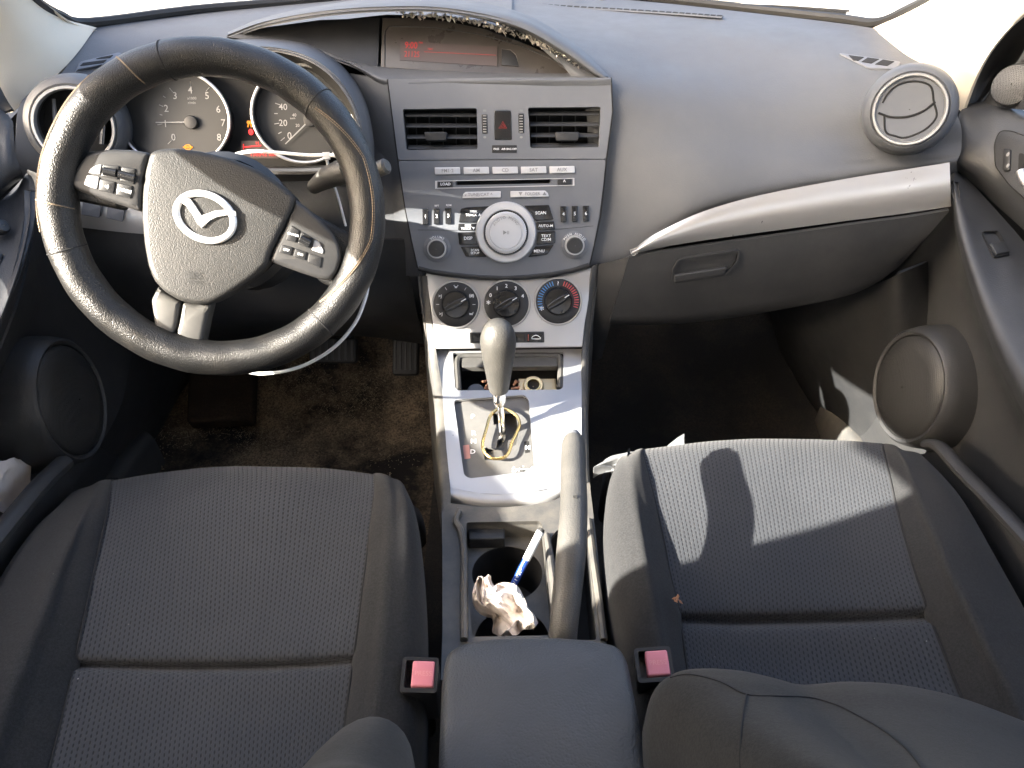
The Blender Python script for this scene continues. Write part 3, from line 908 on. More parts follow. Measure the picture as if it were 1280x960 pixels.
# screen set back under the hood
FD = Fr.pts(U(478, 20, 1.182), U(700, 70, 1.15), U(560, 89, 1.13))
ds = thing('dashboard_display', 'dusty tinted clock display with red digits under the arched hood', 'display', FD.p(580, 88))
b = MB(); b.prism(FD, FD.L([(300, 34), (400, 12), (480, 3), (560, 5), (650, 24), (710, 58), (744, 92), (750, 100), (470, 90), (385, 66)]), -.045, -.03); b.build('housing', M['deep'], ds)
b = MB(); b.prism(FD, FD.L([(478, 22), (520, 23), (560, 27), (605, 36), (650, 52), (700, 73), (746, 97), (700, 95.5), (650, 94), (560, 90), (476, 83.5)]), -.006, 0, .001)
b.build('lens', M['lens'], ds)
b = MB(); b.prism(FD, FD.L([(283, 46), (330, 33.5), (400, 24), (474.5, 21.5), (472.5, 83), (420, 74), (380, 61), (330, 52)]), -.006, -.001, .001)
b.build('blank_panel', M['black'], ds)
b = MB(); lo_ = [(481, 83), (481, 40), (486, 33), (540, 34), (600, 43), (650, 57), (690, 74), (716, 93)]
b.tube([FD.p(*q, .0002) for q in lo_], .0008, 5)
b.build('bezel_edge', M['black'], ds)
b = MB(); b.prism(FD, FD.L([(500, 52), (622, 58.5), (621, 83), (500, 75.5)]), 0, .0006)
lc = b.build('screen', M['lcd'], ds)
b = MB()
sl_ = -.055
b.text(FD, 514, 57.5, '9:00', 8.5, sl_, sx=.75, h=.001, bold=.012); b.text(FD, 526, 54, 'PM', 2.6, sl_, h=.001, bold=.01)
b.text(FD, 515, 68.5, '2112S', 7.5, sl_, sx=.72, h=.001)
b.tube([FD.p(530, 65, .0008), FD.p(620, 69.3, .0008)], .0003, 4); b.text(FD, 538, 62, 'FM1', 2.6, sl_, h=.001, bold=.01)
b.build('digits', M['redled'], lc)
b = MB(); b.prism(FD, rnd(FD.L([(626.5, 61.5), (638, 63), (645, 69), (649, 83.5), (626.5, 82)]), .002), 0, .0008, .0003)
b.build('sensor_window', M['black'], ds)
b = MB(); b.tube([FD.p(*q, .0012) for q in [(627, 61.5), (638, 63), (645, 69), (649, 83), (627, 82)]], .0004, 5, True)
b.tube([FD.p(621.5, 58.5, .001), FD.p(621.5, 83.5, .001)], .0005, 5)
b.build('window_edge', M['lens'], ds)
# torn foil and foam left along the missing trim above the screen
b = MB()
rr = random.Random(3)
cl = spline([U(*q) for q in [(500, 18, 1.165), (545, 20.5, 1.165), (590, 26.5, 1.16), (630, 37, 1.15), (670, 52.5, 1.138), (700, 67, 1.125), (728, 84, 1.112)]], 22)
for i, p in enumerate(cl):
    for k in range(3):
        s_ = .0036 * rr.uniform(.4, 1.3) * (1 if i < 100 else .6)
        q = p + V((rr.uniform(-.003, .003), rr.uniform(-.002, .012), rr.uniform(-.0035, .0025)))
        ax = [V((rr.gauss(0, 1), rr.gauss(0, 1), rr.gauss(0, 1))).normalized() * s_ for _ in range(3)]
        b.add([q, q + ax[0] * 1.5, q + ax[0] + ax[1], q + ax[1] * .8, q + ax[2] * .6], [(0, 1, 2, 3), (0, 1, 4), (1, 2, 4), (2, 3, 4), (3, 0, 4)])
o = b.build('torn_edging', M['foil'], ds, ang=5)
# ------------------------------------------------------------------ instrument cluster
G = Fr.pts(U(225, 85, 1.03), U(375, 85, 1.03), U(225, 205, .985))
ic = thing('instrument_cluster', 'lit instrument cluster with two round dials seen through the steering wheel', 'instrument cluster', G.p(300, 200))
# hood over the dials
aO = [(126, 175, 1.07), (132, 120, 1.10), (165, 80, 1.14), (225, 58, 1.17), (290, 48, 1.185), (345, 47, 1.18), (392, 57, 1.16), (430, 84, 1.135), (456, 124, 1.105), (467, 172, 1.07), (468, 215, 1.05)]
aM = [(124, 178, 1.0), (131, 122, 1.02), (163, 84, 1.06), (223, 63, 1.09), (290, 53, 1.10), (345, 53, 1.10), (391, 64, 1.075), (428, 90, 1.05), (452, 129, 1.025), (462, 174, .995), (463, 212, .98)]
aL = [(126, 180, .962), (133, 127, .978), (166, 90, 1.0), (225, 70, 1.02), (290, 61, 1.025), (343, 61, 1.025), (387, 73, 1.005), (421, 98, .985), (444, 135, .965), (453, 175, .945), (454, 208, .935)]
aI = [(131, 181, .970), (138, 129, .985), (170, 93, 1.005), (227, 74, 1.025), (290, 66, 1.03), (341, 66, 1.03), (383, 78, 1.012), (416, 102, .99), (439, 138, .97), (447, 176, .952), (448, 206, .945)]
aB = [(136, 181, 1.02), (142, 131, 1.025), (174, 97, 1.035), (229, 79, 1.05), (290, 71, 1.055), (339, 71, 1.055), (379, 84, 1.05), (413, 107, 1.035), (437, 141, 1.02), (446, 177, 1.01), (447, 204, 1.0)]
aI = [tuple(x * .6 + y * .4 for x, y in zip(p, q)) for p, q in zip(aL, aI)]
b = MB(); b.patch([[U(*q) for q in r_] for r_ in (aO, aM, aL, aI)], 6, 6, .003)
hd = b.build('cluster_hood', M['dash'], ic)
b = MB(); b.patch([[U(*q) for q in r_] for r_ in (aI, [tuple(x * .5 + y * .5 for x, y in zip(p, q)) for p, q in zip(aI, aB)], aB)], 6, 4, .003)
b.build('hood_lining', M['black'], hd)
b = MB(); b.prism(G, G.L([(128, 190), (140, 130), (172, 95), (229, 76), (290, 68), (341, 68), (382, 80), (418, 104), (443, 140), (452, 178), (450, 212), (300, 216), (150, 212)]), -.03, -.02)
b.build('backplate', M['deep'], ic)
b = MB(); b.patch([[U(*q) for q in r_] for r_ in [[(125, 190, .975), (200, 205, .968), (300, 212, .965), (380, 214, .955), (460, 208, .935)],
     [(128, 200, .985), (200, 208, .99), (300, 208, 1.0), (380, 208, .985), (455, 203, .95)]]], 5, 3, .004)
b.patch([[U(*q) for q in r_] for r_ in [[(125, 190, .975), (200, 205, .968), (300, 212, .965), (380, 214, .955), (460, 208, .935)],
     [(128, 222, .980), (200, 228, .980), (300, 228, .982), (390, 226, .97), (463, 220, .945)]]], 5, 3, .004)
b.build('lower_bezel', M['black'], ic)

def gauge(cx, cy, rx, ry, hub, nums, ticks, needle, name, lab, unit=None):
    c = G.l(cx, cy); ax = G.l(cx + rx, cy)[0] - c[0]; ay = G.l(cx, cy - ry)[1] - c[1]
    g = MB().prism(G, [(c[0] + x, c[1] + y) for x, y in ell(0, 0, ax * .985, ay * .985, 48)], -.019, -.0135).build('gauge', M['dial'], ic, label=lab)
    b = MB(); b.ring(G, c[0], c[1], ax, ay, .0021, 64, 8)
    # inner wall of the tube
    e0 = ell(c[0], c[1], ax, ay, 64); e1 = ell(c[0], c[1], ax * .985, ay * .985, 64)
    b.build('gauge_ring', M['ring'], g)
    b = MB(); k = 64
    vs = [G.w(x, y, 0) for x, y in e0] + [G.w(x, y, -.019) for x, y in e1]
    b.add(vs, [(i, (i + 1) % k, k + (i + 1) % k, k + i) for i in range(k)]); b.build('gauge_wall', M['black'], g)
    f = G.off(-.0133)
    b = MB()
    for px, py, s_ in nums: b.text(f, px, py, s_, 8.2 if len(s_) < 2 else 7.5, -.03, bold=.004)
    for x0, y0, x1, y1 in ticks: b.tube([f.p(x0, y0, .0003), f.p(x1, y1, .0003)], .0005, 4)
    if unit:
        for px, py, s_, cp_ in unit: b.text(f, px, py, s_, cp_)
    b.build('numerals', M['needle'], g)
    f2 = G.off(-.010)
    b = MB(); b.prism(f2, [(x, y) for x, y in ell(*f2.l(*hub), .0085, .0085, 24)], -.003, .003, .001); b.build('needle_hub', M['black'], g)
    b = MB(); b.tube([f2.p(*hub, .001), f2.p(*needle, .001)], [.0011, .0006], 6); b.build('needle', M['needle'], g)
    return g
gauge(217, 148, 70, 62, (239, 153), [(217, 172, '0'), (207, 155, '1'), (208, 136, '2'), (219, 120, '3'), (238, 113, '4'), (259, 120, '5'), (273, 137, '6'), (279, 154, '7'), (274, 172, '8')],
      [(210, 180, 215, 176), (197, 156, 203, 155), (199, 131, 204, 133), (212, 110, 216, 115), (238, 102, 238, 108), (262, 109, 258, 114), (200, 143, 203, 144), (204, 120, 207, 122)], (195, 153), 'tachometer',
      'left dial with white numbers nought to eight', [(240, 123, 'x1000', 3.2), (240, 128.5, 'r/min', 3.2)])
gauge(378, 143, 63, 62, (388, 150), [(362, 170, '0'), (354, 154, '20'), (354, 134, '40'), (364, 114, '60')],
      [(351, 176, 356, 172), (343, 155, 349, 154), (344, 129, 350, 131), (351, 111, 355, 115), (348, 167, 352, 165), (343, 142, 347, 142), (346, 119, 350, 121)], (357, 180), 'speedometer',
      'right dial marked in twenties', [(372, 157, '20', 3.6), (368, 144, '40', 3.6), (371, 132, '60', 3.6), (366, 148, 'km/h', 2.2)])
fL = G.off(-.0195)
b = MB(); b.prism(fL, fL.L([(302, 176), (348, 176), (348, 198), (302, 198)]), 0, .001); lp = b.build('trip_display', M['lcd'], ic, label='small red trip display between the dials')
b = MB()
b.tube([fL.p(305, 184, .002), fL.p(327, 182, .002)], .0009, 4); b.tube([fL.p(305, 180, .002), fL.p(305, 187, .002)], .0006, 4)
b.text(fL, 322, 179, 'H', 4, h=.0015); b.text(fL, 329, 193, '158542 km', 5, h=.0015)
b.build('segments', M['redled2'], lp)
b = MB(); q = [(308, 94), (316, 94), (316, 101.5), (308, 101.5)]
b.tube([fL.p(*a, .002) for a in q], .0006, 4, True); b.text(fL, 312, 98, 'P', 4.4, h=.0015); b.build('gear_indicator', M['green'], ic)
b = MB()
b.prism(fL, rnd(fL.L([(309, 151), (316, 151), (316, 155), (309, 155)]), .002), 0, .002); b.tube([fL.p(310, 159, .001), fL.p(311, 155, .001)], .001, 5); b.tube([fL.p(314, 155, .001), fL.p(315, 159, .001)], .001, 5)
b.build('skid_lamp', M['amber'], ic)
fT = G.off(-.0128)
b = MB(); b.ring(fT, *fT.l(235, 184), .0042, .003, .0008, 20, 6); b.tube([fT.p(229, 184, .0005), fT.p(241, 184, .0005)], .0009, 5)
b.build('engine_lamp', M['amber'], ic)
b = MB(); b.prism(fL, ell(*fL.l(314, 165), .0032, .004, 14), 0, .002); b.prism(fL, ell(*fL.l(323, 166), .0022, .003, 12), 0, .002)
b.build('belt_lamp', M['redled2'], ic)

# ------------------------------------------------------------------ steering wheel
WC = V((-.3194, .780, .6164)); RW, RT = .1600, .0205
az, el = .1808, .485
WN = V((sin(az) * cos(el), -cos(az) * cos(el), sin(el)))
WF = Fr(WC, WN)
sw = thing('steering_wheel', 'black leather covered steering wheel turned slightly to the right', 'steering wheel', WC)
def rim(th, ph, rad=RT, k=1.0):
    d = WF.ex * cos(th) + WF.ey * sin(th)
    return WC + d * (RW + rad * cos(ph) * .95) + WN * rad * sin(ph) * 1.12
b = MB(); NT_, NP = 160, 28
vs = []
for i in range(NT_):
    th = 2 * pi * i / NT_
    for j in range(NP):
        ph = 2 * pi * j / NP
        d_ = (th % (pi / 2)) / (pi / 2)
        rr_ = RT * (1 + .018 * sin(9 * th) * sin(2 * ph) + .012 * sin(23 * th + 2 * ph))
        vs.append(rim(th, ph, rr_))
b.add(vs, [(i * NP + j, ((i + 1) % NT_) * NP + j, ((i + 1) % NT_) * NP + (j + 1) % NP, i * NP + (j + 1) % NP) for i in range(NT_) for j in range(NP)])
rimo = b.build('rim', M['leather'], sw)
def rim_ang(px, py):
    x, y = WF.l(px, py); return atan2(y, x)
for px, py in ((207, 66), (400, 128), (70, 315), (405, 408)):
    a = rim_ang(px, py)
    b = MB(); b.tube([rim(a + .02 * sin(k * 2 * pi / 24), 2 * pi * k / 24, RT * 1.008) for k in range(24)], .0007, 5, True)
    b.build('cover_seam', M['dthread'], rimo)
b = MB()
def stitch(p0, p1, ph0, ph1, n=26, pair=.10, bow=0):
    a0, a1 = rim_ang(*p0), rim_ang(*p1)
    if a1 - a0 > pi: a1 -= 2 * pi
    if a0 - a1 > pi: a1 += 2 * pi
    b = MB()
    for off in (0, pair):
        pts = []
        for k in range(n + 1):
            t = k / n; pts.append(rim(a0 + (a1 - a0) * t, ph0 + (ph1 - ph0) * t + bow * sin(pi * t) + off, RT * 1.015))
        for k in range(n): b.tube([pts[k].lerp(pts[k + 1], .08), pts[k].lerp(pts[k + 1], .92)], .0006, 4)
    b.build('stitching', M['thread'], rimo)
stitch((130, 110), (78, 160), .5, .75, 30)
stitch((78, 160), (62, 290), .75, .55, 34)
stitch((405, 130), (455, 200), 1.9, 1.1, 24)
stitch((455, 200), (462, 300), 1.1, 1.2, 30)
stitch((462, 300), (410, 385), 1.2, 2.5, 26)
stitch((155, 82), (180, 98), .5, 2.6, 12)
stitch((52, 250), (100, 262), .35, 2.7, 10)

# hub pad
HF = WF.off(.016)
pad_px = [(187, 191), (196, 187.5), (220, 186), (250, 190), (285, 198), (320, 212), (348, 229), (368, 247), (364, 262), (350, 288), (338, 312), (332, 330), (318, 344), (300, 357), (280, 370), (262, 379), (245, 380), (224, 375), (205, 364), (192, 350), (185, 332), (180, 305), (177, 270), (178, 240), (181, 215)]
pad = rnd(HF.L(pad_px), .004, 2)
b = MB(); b.prism(HF, inset(pad, -.0015), -.045, 0, .007, 5, crown=.002)
hub = b.build('airbag_cover', M['hub'], sw, ang=60)
EF = HF.off(.0005)
cx, cy = EF.l(257, 271.5)
ex_ = EF.l(257 + 37 * cos(R(24)), 271.5 + 37 * sin(R(24))); rx_ = hypot(ex_[0] - cx, ex_[1] - cy)
ro = atan2(ex_[1] - cy, ex_[0] - cx)
b = MB(); b.prism(EF, ell(cx, cy, rx_ * 1.15, rx_ * .95, 48, ro), -.004, .001, .0008); em = b.build('emblem', M['hub'], hub, label='silver oval badge with a winged letter')
b = MB(); b.tube([EF.w(x, y, .0016) for x, y in ell(cx, cy, rx_, rx_ * .79, 64, ro)], .0036, 10, True, flat=.7, up=EF.n)
wing = [(226, 252), (231, 246), (239, 249), (246, 259), (252.5, 269.5), (258, 268), (268, 264), (280, 262.5), (295, 264), (296, 270), (283, 269.5), (272, 271.5), (263, 276), (253, 285), (247, 279), (241, 268), (234, 258)]
b.prism(EF, EF.L(wing), 0, .0036, .0012, 2)
b.build('badge_ring', M['badge'], em)
b = MB(); b.text(HF, 240, 344, 'SRS', 8, -.12, ext=.0006, h=.0005, bold=.01); b.text(HF, 241, 352, 'AIRBAG', 4.0, -.12, ext=.0006, h=.0005)
b.build('lettering', M['pod'], hub)
# spokes with switch pods
PF = WF.off(.010)
lp_ = [(186.5, 190.5), (165, 187), (140, 186), (118, 188), (106, 194), (96, 207), (90, 218), (86, 226), (92, 236), (104, 241), (130, 250), (155, 258), (176, 265), (177, 240), (180, 215)]
b = MB(); b.prism(PF, rnd(PF.L(lp_), .004, 3), -.04, 0, .005, 3); pl_ = b.build('switch_pod', M['pod'], sw, label='left spoke pod with audio switches')
rp_ = [(368.5, 248), (385, 261), (402, 276), (418, 292), (425, 306), (427, 322), (422, 340), (413, 350), (400, 349), (375, 341), (350, 332), (336, 327), (343, 308), (356, 283)]
b = MB(); b.prism(PF, rnd(PF.L(rp_), .004, 3), -.04, 0, .005, 3); pr_ = b.build('switch_pod', M['pod'], sw, label='right spoke pod with cruise switches')
SF = PF.off(.0003)
def wbtn(q, par, m, h=.0010, txt=None, cap=3.2, rot=-.36, name='wheel_button'):
    b = MB(); b.prism(SF, rnd(inset(SF.L(q), .0004), .0015), -.002, h, .0007, 2); o = b.build(name, M[m], par)
    if txt:
        f = SF.off(h); xs = sum(a[0] for a in q) / len(q); ys = sum(a[1] for a in q) / len(q)
        b = MB(); b.text(f, xs, ys, txt, cap, rot, bold=.012); b.build('lettering', M['white'], o)
    return o
wbtn([(121, 206), (128, 205), (125.5, 219), (110, 216.5), (114, 210)], pl_, 'silver_pale', txt='/-', cap=4)
wbtn([(109, 218), (125, 221), (122, 237), (113, 234.5), (104, 231)], pl_, 'silver_pale', txt='<-', cap=4)
wbtn([(128.5, 205), (150, 207), (148, 225), (126.5, 221)], pl_, 'black')
wbtn([(152, 208), (170, 210.5), (168, 231), (149.5, 226.5)], pl_, 'black')
for q in ([(131, 209), (147, 211.5), (146, 222), (129.5, 219)], [(150, 214), (170, 219), (169, 227), (149, 222)]):
    b = MB(); a0, a1, a2, a3 = [SF.p(*x, .002) for x in q]
    b.tube([(a0 + a3) / 2, (a1 + a2) / 2], .0042, 12); b.build('scroll_roller', M['gloss'], pl_)
wbtn([(125, 223), (145, 227), (142.5, 243), (123, 238)], pl_, 'black', txt='o)', cap=4)
wbtn([(147, 228), (166, 232), (164, 249), (144.5, 244)], pl_, 'black', txt='MODE', cap=4.2)
wbtn([(364, 281), (375, 288), (370, 304), (357, 300)], pr_, 'black', txt='CANCEL', cap=2.6)
wbtn([(376.5, 289), (391, 297), (387, 311), (372, 305)], pr_, 'black')
b = MB(); b.tube([SF.p(376, 298, .002), SF.p(388, 304.5, .002)], .0045, 12); b.build('scroll_roller', M['gloss'], pr_)
wbtn([(393, 299), (399, 302), (405, 313), (404, 318), (389, 313)], pr_, 'silver_pale', txt='/', cap=4)
wbtn([(352, 305), (367, 309), (364, 320), (348, 316)], pr_, 'black', txt='OFF', cap=3)
wbtn([(369, 310), (384, 315), (382, 326), (366, 321)], pr_, 'black', txt='ON', cap=3)
wbtn([(386, 316), (403, 321), (401, 336), (384, 328)], pr_, 'black')
# spoke arms reaching the rim
AF = WF.off(-.002)
b = MB(); b.prism(AF, rnd(AF.L([(150, 192), (110, 188), (78, 200), (70, 225), (80, 248), (150, 262)]), .006), -.028, 0, .006); b.build('spoke_arm', M['leather'], sw)
b = MB(); b.prism(AF, rnd(AF.L([(385, 262), (425, 285), (455, 300), (452, 340), (425, 365), (395, 350)]), .008), -.028, 0, .006)
b.build('spoke_arm', M['leather'], sw)
# lower twin spoke
LF = WF.off(.004)
b = MB(); b.prism(LF, rnd(LF.L([(197, 358), (201, 362), (208, 367), (226, 377), (221, 405), (212, 432), (222, 448), (190, 440), (192, 405), (188, 375)]), .003), -.03, 0, .005)
b.build('lower_spoke', M['spoke'], sw)
b = MB(); b.prism(LF, rnd(LF.L([(228, 378), (246, 381.5), (263, 379), (258, 400), (252, 430), (262, 452), (224, 450), (215, 433), (223, 405)]), .003), -.03, 0, .005)
b.build('lower_spoke', M['spoke'], sw)
# rear boss
b = MB(); b.lathe(WF, 0, -.01, [(.055, -.055), (.075, -.045), (.078, -.03), (.07, -.02)], 32); b.build('boss', M['black'], sw)

# ------------------------------------------------------------------ column shroud and stalks
cs = MB()
c0 = WC - WN * .055 - WF.ey * .01; c1 = WC - WN * .24 - V((0, 0, .03))
cs.tube([c0, c0.lerp(c1, .3), c0.lerp(c1, .7), c1], [.062, .068, .07, .06], 24)
sh = cs.build('column_shroud', M['dash_dark'])
tag(sh, 'dark plastic shroud round the steering column behind the wheel', 'column shroud')
def stalk(path, rad, lab, capn=None):
    t = thing('column_stalk', lab, 'stalk', path[0], 'stalks on the steering column')
    b = MB(); b.tube(spline(path, 6), [rad * (.62 + .38 * min(1, k / (6 * (len(path) - 1)) * 1.7)) for k in range(6 * (len(path) - 1) + 1)], 14)
    b.build('lever', M['brake'], t)
    b = MB(); d = (path[-1] - path[-2]).normalized(); b.tube([path[-1] - d * .012, path[-1] - d * .010, path[-1] + d * .006, path[-1] + d * .009], [rad * .9, rad * 1.1, rad * 1.1, rad * .8], 16)
    b.build('tip', M['knob'], t)
    return t
stalk([U(392, 234, .905), U(403, 226, .89), U(416, 219, .875), U(432, 214, .865)], .0135, 'stubby grey stalk right of the wheel hub, in front of the dials')
stalk([U(440, 232, .89), U(455, 222, .885), U(470, 213, .88), U(477, 210, .878)], .0085, 'thin dark stalk tip peeking out right of the wheel rim')

# white tie looped from the dials down behind the wheel
wt = thing('cable_tie', 'long white cable tie looped from the dials round to the foot of the wheel', 'cable tie', U(408, 193, .86))
b = MB()
b.tube(spline([U(*q) for q in [(283, 199, .935), (298, 192, .92), (320, 189, .905), (350, 191, .895), (385, 194, .88), (420, 195, .87), (440, 210, .86), (455, 260, .83), (462, 320, .80), (460, 355, .785), (455, 378, .775), (443, 405, .765), (420, 432, .755), (390, 452, .75), (360, 463, .75), (328, 467, .76), (310, 465, .78)]], 8), .0021, 8)
b.build('loop', M['cable'], wt)
b = MB(); b.tube(spline([U(*q) for q in [(408, 196, .874), (412, 215, .88), (422, 245, .89), (432, 282, .90)]], 6), .0017, 8)
b.build('tail', M['cable'], wt)
b = MB(); f = Fr(U(408, 195, .872), WN); b.box(f, -.004, .004, -.004, .004, -.003, .003, .001); b.build('lock', M['cable'], wt)

# ------------------------------------------------------------------ car radio
ra = thing('car_radio', 'blue grey car radio with silver buttons and a big round dial', 'car radio', PA.p(632, 340))
RF = PA.off(.0008)
slot = RF.L([(570, 225.5), (688, 223.5), (688, 229), (570, 231.5)])
rout = RF.L([(498, 201), (624, 200.2), (757, 199.5), (754, 230), (749, 270), (742, 305), (736, 331), (716, 337), (690, 342), (660, 345.5), (632, 347), (600, 346), (565, 342.5), (540, 339), (523, 335), (515, 300), (507, 260)])
b = MB(); b.plate(RF, rnd(rout, .004), [slot], -.03, 0); b.build('fascia', M['panel'], ra)
b = MB(); b.prism(RF, inset(slot, -.0003), -.028, -.02); b.tube([RF.p(600, 228.5, -.006), RF.p(640, 227.5, -.006)], .0012, 6); b.build('disc_slot', M['deep'], ra)
# lower lip
b = MB(); lip = [(523, 335), (540, 339.5), (565, 343), (600, 346.5), (632, 347.5), (660, 346), (690, 342.5), (716, 337.5), (736, 331)]
b.tube([RF.p(*q, -.003) for q in lip], .0045, 10); b.build('lower_lip', M['black'], ra)
def rbtn(q, m, txt=None, cap=4, h=.0028, name='button', lett='greyprint', rr=.001, sx=1.0):
    b = MB(); b.prism(RF, rnd(RF.L(q), rr), -.002, h, .0009, 2); o = b.build(name, M[m], ra)
    if txt:
        f = RF.off(h); xs = sum(a[0] for a in q) / len(q); ys = sum(a[1] for a in q) / len(q)
        b = MB()
        for k, ln in enumerate(txt.split('\n')):
            nl = txt.count('\n') + 1
            b.text(f, xs, ys + (k - (nl - 1) / 2) * cap * 1.35, ln, cap, .01, bold=.012, sx=sx)
        b.build('lettering', M[lett], o)
    return o
for i, (x, s_) in enumerate(((543.5, 'FM1·2'), (579.5, 'AM'), (615.5, 'CD'), (651, 'SAT'), (686.5, 'AUX'))):
    y = 209.4 - i * .35
    rbtn([(x, y), (x + 31.5, y - .4), (x + 32, y + 8.2), (x + .4, y + 8.8)], 'silver_pale', s_, 4.2)
rbtn([(548, 227), (565.5, 226.5), (566, 233.5), (548, 234)], 'black', 'LOAD', 3.2, lett='white')
rbtn([(697, 224.5), (714, 224), (714, 230.5), (697, 231)], 'black', '^', 5, lett='white')
b = MB(); b.plate(RF, RF.L([(544, 226), (718, 222.5), (718, 232), (544, 236)]), [RF.L([(546.5, 226.8), (716, 223.3), (716, 231), (546.5, 235)])], -.001, .0012); b.build('slot_frame', M['silver_pale'], ra)
rbtn([(582, 240), (626, 239), (626, 247), (578, 248), (579, 243)], 'silver_pale', 'v TUNE/CAT ^', 3.8)
rbtn([(638, 239), (681, 238.2), (685, 241.5), (686, 246), (638, 247)], 'silver_pale', '▼  FOLDER  ▲', 3.6)
for x, y, s_ in ((528.5, 261, '1'), (542.5, 260.5, '2'), (557, 260, '3'), (701, 257.8, '4'), (715, 257.5, '5'), (729, 257.2, '6')):
    rbtn([(x - .5, y), (x + 7, y - .2), (x + 7, y + 19.5), (x, y + 19.8)], 'gloss', s_, 4.2, h=.0035, name='preset_button', lett='white')
b = MB(); b.text(RF, 546, 257.3, 'RPT', 2.2, bold=.02); b.text(RF, 561, 256.6, 'RDM', 2.2, bold=.02); b.build('lettering', M['white'], ra)
# split line
b = MB(); b.tube([RF.p(522, 287.5), RF.p(572, 288)], .0004, 4); b.tube([RF.p(694, 287), RF.p(742, 282.5)], .0004, 4); b.build('split_line', M['black'], ra)
for q, s_, c in (([(576, 261), (583, 259), (614, 257.5), (606, 266), (599, 278.2), (573.5, 278)], 'SEEK\nTRACK ▲', 3.0), ([(573, 279.8), (599, 279.5), (596, 288), (572.5, 288)], 'SEEK\nTRACK ▼', 2.7),
                 ([(572.5, 290.3), (596.5, 290), (597.5, 305.5), (574, 306)], 'DISP', 3.8), ([(576, 308.5), (599, 307.8), (603, 315), (608.5, 321), (582, 320.5)], 'SCAN\nSETUP', 2.7),
                 ([(655, 257), (686, 256), (690, 268), (692, 274.5), (669, 276), (664, 266)], 'SCAN', 3.6), ([(670, 277.8), (692.5, 276.5), (694, 287), (672, 288)], 'AUTO-M', 3.2),
                 ([(672, 290), (694, 288.7), (694, 304), (670.5, 306)], 'TEXT\nCD/M', 3.4), ([(669, 308), (692, 306), (684, 318), (660, 321.5), (664.5, 316)], 'MENU', 3.4)):
    rbtn(q, 'gloss', s_, c, h=.0022, name='menu_button', lett='white', rr=.0015)
kc = RF.l(632.5, 290.5)
kr = RF.l(669.5, 290.5)[0] - kc[0]
b = MB(); b.lathe(RF, *kc, [(kr * 1.02, -.002), (kr * 1.02, .004), (kr * .985, .0062), (kr * .93, .0068), (kr * .76, .0055), (kr * .73, .003), (kr * .72, -.002)], 72); b.build('dial_ring', M['silver_pale'], ra)
b = MB(); b.lathe(RF, *kc, [(kr * .75, -.002), (kr * .75, .002), (.001, .002)], 48); b.build('dial_well', M['deep'], ra)
b = MB(); pr = [(kr * .69, .0)]
pr += [(kr * .69, .012), (kr * .675, .0135), (kr * .64, .0142), (kr * .56, .0145), (kr * .545, .0138), (kr * .53, .0138), (kr * .52, .0146), (.0005, .0152)]
b.lathe(RF, *kc, pr, 72); dk = b.build('menu_dial', M['silver_pale'], ra)
b = MB()
for k in range(60):
    a = 2 * pi * k / 60
    p0 = RF.w(kc[0] + kr * .695 * cos(a), kc[1] + kr * .695 * sin(a), .003); p1 = RF.w(kc[0] + kr * .695 * cos(a), kc[1] + kr * .695 * sin(a), .0115)
    b.tube([p0, p1], .0004, 4)
b.build('dial_knurl', M['ring'], dk)
fk = RF.off(.0152)
b = MB(); b.text(fk, 632.5, 291, '►II', 4.0, bold=.01)
for i, ch in enumerate('AUDIO MENU'):
    a = R(150 - i * 13); b.text(fk, 632.5 + 16.5 * cos(a), 289 - 17 * sin(a), ch, 3.4, a - pi / 2)
b.build('lettering', M['greyprint'], dk)
def knob(px, py, lab, txt):
    c = RF.l(px, py); r_ = RF.l(px + 17, py)[0] - c[0]
    b = MB(); b.lathe(RF, *c, [(r_, -.001), (r_, .0012), (r_ * .93, .0022), (r_ * .72, .0022), (r_ * .66, .0012)], 48); k = b.build('knob', M['panel'], ra, label=lab)
    b = MB(); b.lathe(RF, *c, [(r_ * .74, .0005), (r_ * .72, .006), (r_ * .66, .0075), (r_ * .6, .0075)], 48); b.build('knob_collar', M['ring'], k)
    b = MB(); b.lathe(RF, *c, [(r_ * .62, .0005), (r_ * .58, .014), (r_ * .53, .0158), (.0005, .0165)], 40); b.build('knob_cap', M['black'], k)
    b = MB()
    for i, ch in enumerate(txt):
        a = R(90 + (len(txt) - 1) * 6.5 - i * 13); b.text(RF.off(.0022), px + 14.2 * cos(a), py - 14.2 * sin(a), ch, 2.8, a - pi / 2, bold=.015)
    b.build('lettering', M['white'], k)
knob(546.5, 310.5, 'left knob, volume', 'VOLUME'); knob(718, 306.5, 'right knob, tuning', 'PUSH AUDIO')

